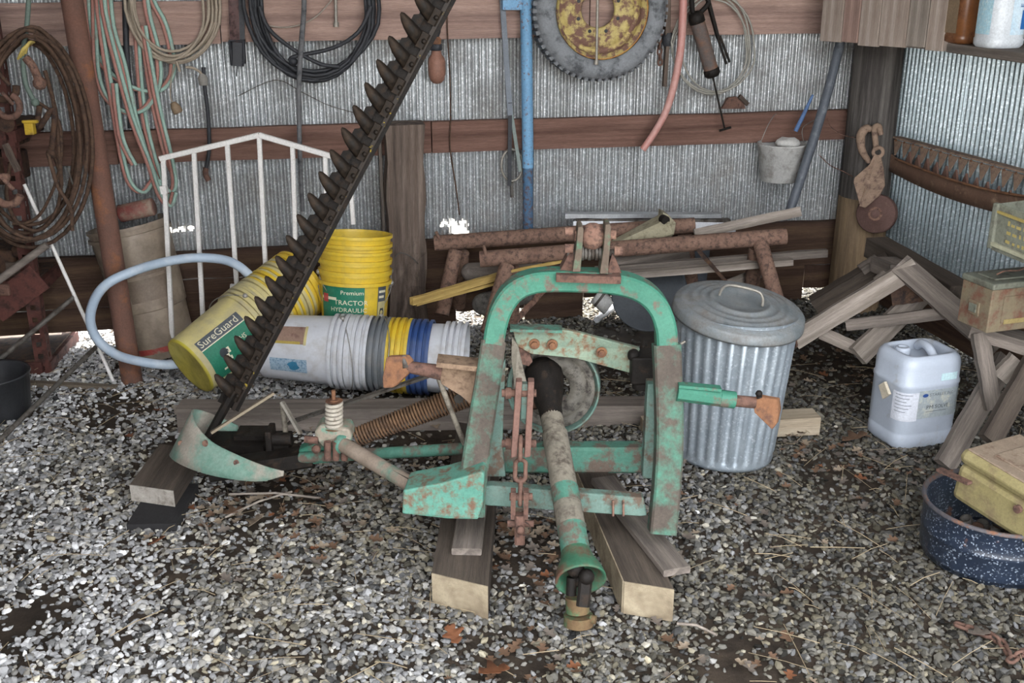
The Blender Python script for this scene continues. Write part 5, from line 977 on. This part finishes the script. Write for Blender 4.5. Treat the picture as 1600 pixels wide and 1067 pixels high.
lum('yellowish grooved stick poking out beside the square post', (643, 471, 4.30), (800, 425, 4.70), .022, .030, WOODY, cat='stick', name='yellow_stick')
lum('second yellow strip lying against the grooved stick', (650, 476, 4.31), (800, 436, 4.70), .014, .012, WOODY, cat='stick', name='yellow_strip')
lum('thin yellow strip arching over the green hitch', (790, 425, 4.55), (890, 406, 4.55), .012, .012, WOODY, cat='stick', name='yellow_strip')
mb = MB(); mb.cyl(Y(735, 425, 4.80), Y(845, 420, 4.86), .043, 20); mb.ball(Y(735, 425, 4.80), .043, 16); solo('grey_log', mb, WOODG, 'grey rounded log lying behind the pipe stand leg', 'log')
mb = MB(); mb.cyl(Y(755, 475, 4.66), Y(830, 455, 4.9), .052, 20); mb.ball(Y(755, 475, 4.66), .052, 16, (1, .6, 1)); solo('dark_stone_log', mb, mat('speckled_dark_grey', '5a5652', '6a6661', 14, .9, c3='42403d', amt=.44), 'dark grey log end low between the pipe stand legs', 'log')
lum('thin rusty bar propped under the arch of the mower', (805, 502, 4.35), (855, 447, 4.55), .018, .018, RUSTP, cat='bar', name='rusty_bar')
lum('thin dark rod sticking up beside the rubbish bin lid', (1090, 390, 4.55), (1135, 440, 4.50), .014, .014, RUSTD, cat='rod', name='dark_rod')
ALU = mat('dull_aluminium', '9a9c9e', 'b2b4b6', 8, .4, .7, bump=.05); MW = mat('white_enamel_strip', 'd0d2d6', 'c4c6cc', 8, .4, bump=.03)
lum('grey metal channel strip lying above the pipe stands', (882, 336, 4.94), (1125, 336, 5.0), .05, .02, ALU, cat='metal strip', name='metal_strip')
lum('dark metal strip under the grey channel', (900, 344, 4.92), (1140, 344, 4.98), .04, .014, DKGREY, cat='metal strip', name='metal_strip')
lum('white enamelled strip behind the top link bracket', (895, 354, 4.90), (1148, 356, 4.97), .05, .030, MW, FRW, cat='metal strip', name='metal_strip')
fp = thing('flanged_chute', 'cream painted metal chute with a flanged end lying on the pipe stands', 'chute', Y(960, 390, 4.7))
a, b_ = Y(950, 392, 4.66), Y(1040, 352, 4.74); mb = MB(); mb.bar(a, b_, .07, .055, ZZ, w1=.12, h1=.085, b=.015); mb.build('chute_body', mat('cream_paint_dirty', '9a937c', '8a836c', 7, .6, c3='6a6250', amt=.4), fp)
mb = MB(); mb.prism([Y(1036, 332, 4.73), Y(1044, 335, 4.73), Y(1056, 348, 4.73), Y(1053, 366, 4.73), Y(1040, 374, 4.73), Y(1034, 360, 4.73)], (-.01, .08, 0)); mb.build('flange', MATS['cream_paint_dirty'], fp); mb = MB(); c = Y(1035, 342, 4.71); mb.cyl(c, c+Vector((.012, -.03, .0)), .02, 14); mb.build('bolt_hub', BLACK, fp)
dk = Y(1015, 455, 4.72); mb = MB(); mb.lathe([(.001, .0), (.06, .0), (.10, .012), (.125, .012), (.165, .03), (.172, .03), (.172, .024), (.128, .004), (.06, -.008), (.001, -.008)], dk+Vector((0, 0, -.02)), Vector((-.2, -1, .5)), 48); solo('dark_disc', mb, mat('dark_blue_grey_disc', '33373c', '3f4449', 6, .55), 'large dark metal disc leaning under the boards behind the arch', 'disc')
o = lum('dark sheet panel standing behind the large disc', (1000, 420, 4.85), (1105, 420, 4.9), .02, .20, mat('dark_sheet', '3c4148', '474c54', 5, .5), cat='panel', name='dark_sheet_metal')
cn_ = thing('white_mug', 'small whitish tin cup lying by the gap under the wall', 'cup', Y(942, 475, 4.8)); mb = MB(); a = Y(930, 462, 4.75); mb.lathe([(.001, 0), (.035, 0), (.038, .004), (.044, .085), (.042, .085), (.036, .006), (.001, .006)], a, Vector((.75, -.2, -.55)), 26); mb.build('cup_body', MATS['whitewashed_metal'], cn_)
MB().lathe([(.0385, .02), (.041, .02), (.0415, .032), (.039, .032)], a, Vector((.75, -.2, -.55)), 26).build('dark_band', DKGREY, cn_)
mb = MB(); mb.cyl(G(932, 500, .02), G(962, 478, .02), .016, 12); solo('white_pipe_piece', mb, MW, 'short white pipe piece lying on the gravel by the tin cup', 'pipe')
# ---------------- shelf rack at the left ----------------
RED = mat('rack_red_paint_rust', '4c2c27', '59352e', 6, .75, c3='33221e', amt=.44, scale3=9); 
rk = thing('steel_rack', 'red rusty perforated steel shelf rack at the left edge', 'rack', G(88, 583))
def perf(o_, xd_, Hh, w_, nm):
    mb = MB(); pit = .055; n_ = int(Hh/pit)
    for i in range(n_):
        z = i*pit; xs = [0, w_*.3, w_*.7, w_]; zs = [z, z+pit*.3, z+pit*.7, z+pit]
        for a in range(3):
            for b2 in range(3):
                if a == 1 and b2 == 1: continue
                P = [o_+xd_*xs[a]+ZZ*zs[b2], o_+xd_*xs[a+1]+ZZ*zs[b2], o_+xd_*xs[a+1]+ZZ*zs[b2+1], o_+xd_*xs[a]+ZZ*zs[b2+1]]; mb.add(P, [(0, 1, 2, 3)])
    mb.build(nm, RED, rk, solid=.004)
ro = G(76, 585); ro = Vector((ro.x, 4.33, 0)); XA = Vector((1, .1, 0)).normalized(); YA = Vector((-.1, 1, 0)).normalized()
perf(ro-XA*.05, XA, 2.0, .055, 'upright_face'); perf(ro+XA*.005, YA, 2.0, .05, 'upright_face')
ro2 = ro+YA*.42; perf(ro2-XA*.05, XA, 2.0, .055, 'upright_face')
def rb(nm, a, b_, w, h, m_=RED, par=rk): return MB().bar(a, b_, w, h).build(nm, m_, par, bevel=.002)
for z in (.03, .38, 1.02): rb('shelf_beam', ro+ZZ*z-XA*.02+Vector((0, 0, 0)), ro-XA*1.1+ZZ*z, .03, .06 if z < .1 else .09); rb('side_beam', ro+ZZ*z, ro+YA*.42+ZZ*z, .03, .05); MB().prism([ro+ZZ*(z+.03)+YA*.0, ro-XA*1.1+ZZ*(z+.03), ro-XA*1.1+YA*.42+ZZ*(z+.03), ro+YA*.42+ZZ*(z+.03)], (0, 0, .008)).build('shelf_sheet', RUSTD, rk)
rb('diagonal_brace', Y(-10, 485, 4.30), Y(62, 432, 4.30), .012, .12)
def stk(label, a, b_, r=.012, m_=None, name='steel_rod', cat='rod'): return solo(name, MB().cyl(Y(*a), Y(*b_), r, 10), m_ or DKGREY, label, cat)
stk('long thin rod sloping from the lower left corner up to the pale rod', (-5, 692, 3.6), (152, 540, 4.25), .010); stk('thin rod sloping across the upright of the red rack', (-5, 565, 4.1), (118, 462, 4.28), .010); stk('grey wooden stick sloping in front of the rack shelf', (-5, 440, 4.2), (74, 382, 4.25), .016, WOODG, 'grey_stick', 'stick')
mb = MB(); mb.bar(G(-20, 596, .012), G(182, 606, .012), .03, .02); solo('flat_bar', mb, mat('flat_bar_tan', '665c50', '756a5c', 8, .8), 'flat rusty bar lying on the ground in front of the red rack', 'bar')
mb = MB(); c = G(-28, 668); mb.lathe([(.001, .003), (.125, .003), (.13, .01), (.145, .17), (.15, .172), (.148, .18), (.138, .172), (.124, .012), (.001, .012)], c+Vector((0, .12, 0)), ZZ, 40); solo('black_tub', mb, mat('black_plastic', '2a2b2d', '333437', 5, .35), 'black plastic tub at the left edge under the rods', 'tub')
# rusty wire rope coil hung on the rack
pts = []; rnd = random.Random(11); WR = mat('wire_rope_rust', '4a382d', '594436', 14, .85, c3='352820', amt=.44, stretch=(1, 1, 1), bump=.7, bscale=120)
for k in range(7):
    rx, ry, dx, dy = 88+rnd.uniform(-16, 8), 165+rnd.uniform(-22, 6), rnd.uniform(-10, 6), rnd.uniform(-8, 8)
    for i in range(18):
        t = 2*math.pi*i/18-math.pi/2; pts.append(Y(48+dx+rx*math.cos(t)*(1+.12*math.sin(t)), 215+dy+ry*math.sin(t), 4.20+.02*k*.7+.02*math.sin(2*t+k)))
wr_ = thing('wire_rope_coil', 'big rusty wire rope coil tied with yellow twine hanging on the rack', 'wire rope', Y(60, 385, 4.2)); MB().tube(pts, .0085, 6, sub=2).build('rope_loops', WR, wr_)
mb = MB()
for k in range(4): mb.tube([Y(28+4*k, 92-3*k, 4.16), Y(36+3*k, 76-3*k, 4.14), Y(44+3*k, 72-2*k, 4.2)], .005, 6, sub=3)
mb.build('twine_knot', mat('yellow_twine', 'b5a25c', 'a89450', 9, .9), wr_)
MB().tube([Y(75, 240, 4.18), Y(90, 290, 4.17), Y(110, 325, 4.17), Y(113, 360, 4.17)], .0085, 6, sub=4).build('rope_tail', WR, wr_)
# odds and ends on and around the rack
def cclamp(label, px, py, y, s_, m_, rot=0):
    c = Y(px, py, y); P = [c+Vector((s_*math.cos(a+rot), 0, s_*math.sin(a+rot))) for a in [math.pi*(.2+1.5*i/9) for i in range(10)]]; mb = MB(); mb.tube(P, s_*.28, 8, sub=2); mb.cyl(c+Vector((-s_*.2, -.01, s_*1.1)), c+Vector((s_*.6, -.01, s_*.1)), s_*.16, 8); solo('shackle_hook', mb, m_, label, 'hook')
cclamp('rusty iron shackle hanging in front of the rack upright', 10, 298, 4.12, .055, RUSTP, .6); cclamp('dark iron hook hanging high at the left edge', 5, 135, 4.15, .05, RUSTD, 1.0); cclamp('rusty clamp below the dark hook at the left edge', 12, 165, 4.12, .045, RUST, 2.0)
mb = MB(); mb.box(Y(47, 200, 4.16), (.035, .03, .05)); mb.box(Y(47, 190, 4.15), (.06, .02, .012)); solo('yellow_clamp', mb, mat('yellow_paint_old', 'b5962e', 'a0842a', 8, .6, c3='5c4a30', amt=.4), 'small yellow painted clamp on the rack', 'clamp', bevel=.004)
for lab_, l, r, m_ in (('dark crooked iron bar hanging inside the wire rope loop', [(62, 165), (60, 200), (85, 170), (80, 240)], .012, RUSTD), ('bent thin steel rod hanging behind the wire rope', [(106, 262), (114, 288), (122, 288), (135, 283)], .004, DKGREY), ('greenish hose end hanging behind the rack upright', [(46, -20), (42, 40), (36, 85), (40, 130), (55, 160)], .010, mat('dull_green_hose', '56645c', '626f67', 8, .6)), ('rusty lever with a knob hanging by the twine', [(40, 90), (52, 105), (62, 130)], .016, RUSTP)):
    mb = MB(); mb.tube([Y(*p, 4.24) for p in l], r, 8, sub=4); mb.ball(Y(*l[-1], 4.24), r*1.7, 10); solo('hanging_iron', mb, m_, lab_, 'iron bar')
lum('short broken wooden stick at the left edge of the rack', (8, 225, 4.14), (28, 268, 4.14), .02, .02, WOODT, cat='stick', name='broken_stick')
mb = MB(); mb.box(Y(8, 445, 4.36), (.10, .16, .05)); solo('rusty_block', mb, RUST, 'rusty iron block on the middle shelf of the rack', 'block', bevel=.006)
mb = MB(); mb.box(Y(35, 415, 4.45), (.09, .12, .06)); solo('wooden_offcut', mb, WOODT, 'wooden offcut standing on the middle shelf of the rack', 'offcut', bevel=.004)
mb = MB(); mb.box(Y(10, 210, 4.45), (.11, .2, .09)); mb.cyl(Y(10, 195, 4.34), Y(10, 195, 4.30), .03, 14); solo('dark_motor', mb, RUSTD, 'dark rusty motor on the upper shelf of the rack', 'motor', bevel=.012)
for lab_, l, r, m_ in (('looped dark cable hanging lowest inside the wire rope coil', [(20, 240), (10, 300), (25, 345), (60, 360), (88, 330), (95, 280), (82, 235)], .008, WR), ('thin rusty cable drooping from the rack to the floor side', [(60, 160), (92, 190), (94, 260), (72, 320), (50, 345), (20, 350)], .007, WR), ('stiff brown cable crossing the front of the wire rope coil', [(70, 110), (86, 170), (92, 230), (96, 290)], .009, WR)):
    solo('drooping_cable', MB().tube([Y(*p, 4.27) for p in l], r, 6, sub=4), m_, lab_, 'cable')
mb = MB(); mb.box(Y(10, 400, 4.5), (.16, .2, .10)); mb.box(Y(30, 392, 4.42), (.05, .05, .05)); solo('dark_gearbox', mb, RUSTD, 'dark rusty gearbox at the back of the middle rack shelf', 'gearbox', bevel=.012)
mb = MB(); mb.box(Y(5, 260, 4.5), (.14, .2, .12)); solo('dark_tin', mb, RUSTD, 'dark rusty tin on the rack behind the wire rope coil', 'tin', bevel=.01)
# ---------------- litter ----------------
def leaf_mesh(rs, c, s_, up):
    n_ = 10; ax_ = Vector((math.cos(up), math.sin(up), rs.uniform(-.15, .25))).normalized(); sd_ = Vector((-math.sin(up), math.cos(up), rs.uniform(-.3, .3))).normalized(); nm_ = ax_.cross(sd_); rows = []
    for i in range(n_):
        t = i/(n_-1); w = s_*.32*math.sin(math.pi*min(1, t*1.02))**.7*(1+.55*math.sin(t*16)); cu = s_*.25*(t-.5)**2; p = c+ax_*(s_*(t-.5))+nm_*cu; rows.append([p-sd_*w+nm_*abs(w)*.5, p, p+sd_*w+nm_*abs(w)*.35])
    return rows
LFB = mat('leaf_brown', '5c4636', '6c5442', 20, .8, bump=.1); LFO = mat('leaf_orange', '74492f', '66402a', 20, .8, bump=.1); LFP = mat('leaf_pale', '7d6e5c', '8e8070', 20, .8, bump=.1); LFG = mat('leaf_grey', '5c534c', '6c635b', 20, .85, bump=.1)
rs = random.Random(4)
spots = [(330, 790, .22, 60), (460, 770, .2, 40), (1330, 730, .22, 60), (1250, 690, .15, 30), (800, 850, .2, 60), (720, 700, .15, 25), (850, 880, .2, 40), (1180, 1050, .3, 22), (780, 1045, .25, 25), (450, 840, .25, 40), (900, 1020, .4, 20), (600, 760, .25, 30), (1100, 800, .4, 30), (250, 660, .3, 30), (1330, 590, .3, 60)]
acc = {0: MB(), 1: MB(), 2: MB(), 3: MB()}
for px, py, rad, n_ in spots:
    c0_ = G(px, py)
    for k in range(n_):
        q = c0_+Vector((rs.gauss(0, rad*.6), rs.gauss(0, rad*.6), 0)); 
        if (q-W0).dot(N) < .1: continue
        q.z = hz(q.x, q.y)+rs.uniform(.014, .026); acc[rs.choice((0, 0, 2, 3, 3, 3, 3, 3, 0, 0, 2, 0, 1))].grid(leaf_mesh(rs, q, rs.uniform(.018, .048), rs.uniform(0, 6.28)))
for k, m_, nm in ((0, LFB, 'brown dry leaf litter scattered over the gravel'), (1, LFO, 'orange-brown leaf fragments scattered over the gravel'), (2, LFP, 'pale curled leaf litter scattered over the gravel'), (3, LFG, 'grey rotted leaf litter scattered over the gravel')):
    o = acc[k].build('leaf_litter', m_); tag(o, nm, 'leaf litter', kind='stuff')
for (px, py, s_, an), m_, lab_ in zip([(772, 1050, .085, .4), (708, 992, .07, 2), (246, 846, .06, .8), (708, 778, .09, .3), (1336, 685, .10, .2), (400, 815, .08, 1.2), (365, 800, .07, .6), (1530, 990, .06, 0)], [LFO, LFO, LFO, LFP, LFB, LFP, LFB, LFG],
        ['large orange-brown oak leaf at the bottom edge of the picture', 'rust coloured leaf on the gravel in front of the left timber', 'orange curled leaf beside the black flat block', 'pale dry leaf lying behind the foot plate of the mower', 'brown oak leaf on the gravel beside the white carboy', 'whitish torn leaf on the gravel in front of the green shield', 'brown curled leaf next to the grey wooden block', 'grey leaf on the gravel behind the rusty ground chain']):
    c = G(px, py, .03); solo('oak_leaf', MB().grid(leaf_mesh(rs, c, s_, an)), m_, lab_, 'leaf', solid=.001)
st_ = MB()
for k in range(520):
    x, y = rs.uniform(-2.2, 2.0), rs.uniform(2.0, 4.4)
    if abs(x) > .6+.48*y: continue
    L_ = rs.uniform(.02, .11); a = rs.uniform(0, 6.28); c = Vector((x, y, hz(x, y)+.024)); d_ = Vector((math.cos(a), math.sin(a), rs.uniform(-.1, .1))); st_.tube([c-d_*L_, c+Vector((0, 0, rs.uniform(0, .008))), c+d_*L_*.8], rs.uniform(.0007, .0016), 3, cap=False)
o = st_.build('straw', mat('straw', '8f8068', 'a5957a', 20, .8, bump=0)); tag(o, 'loose straw and thin twigs scattered over the gravel', 'straw', kind='stuff')
for (a, b_), lab_ in zip((((358, 772), (500, 778)), ((352, 808), (456, 768)), ((1058, 974), (1120, 992)), ((313, 812), (330, 845))), ('long pale twig lying below the green shield', 'long pale twig sloping below the green shield', 'short pale twig beside the right timber', 'flat pale splinter beside the black flat block')):
    p, q = G(*a, .03), G(*b_, .03); solo('pale_twig', MB().tube([p, p.lerp(q, .5)+Vector((0, .01, .006)), q], .004, 6), WOODL, lab_, 'twig')
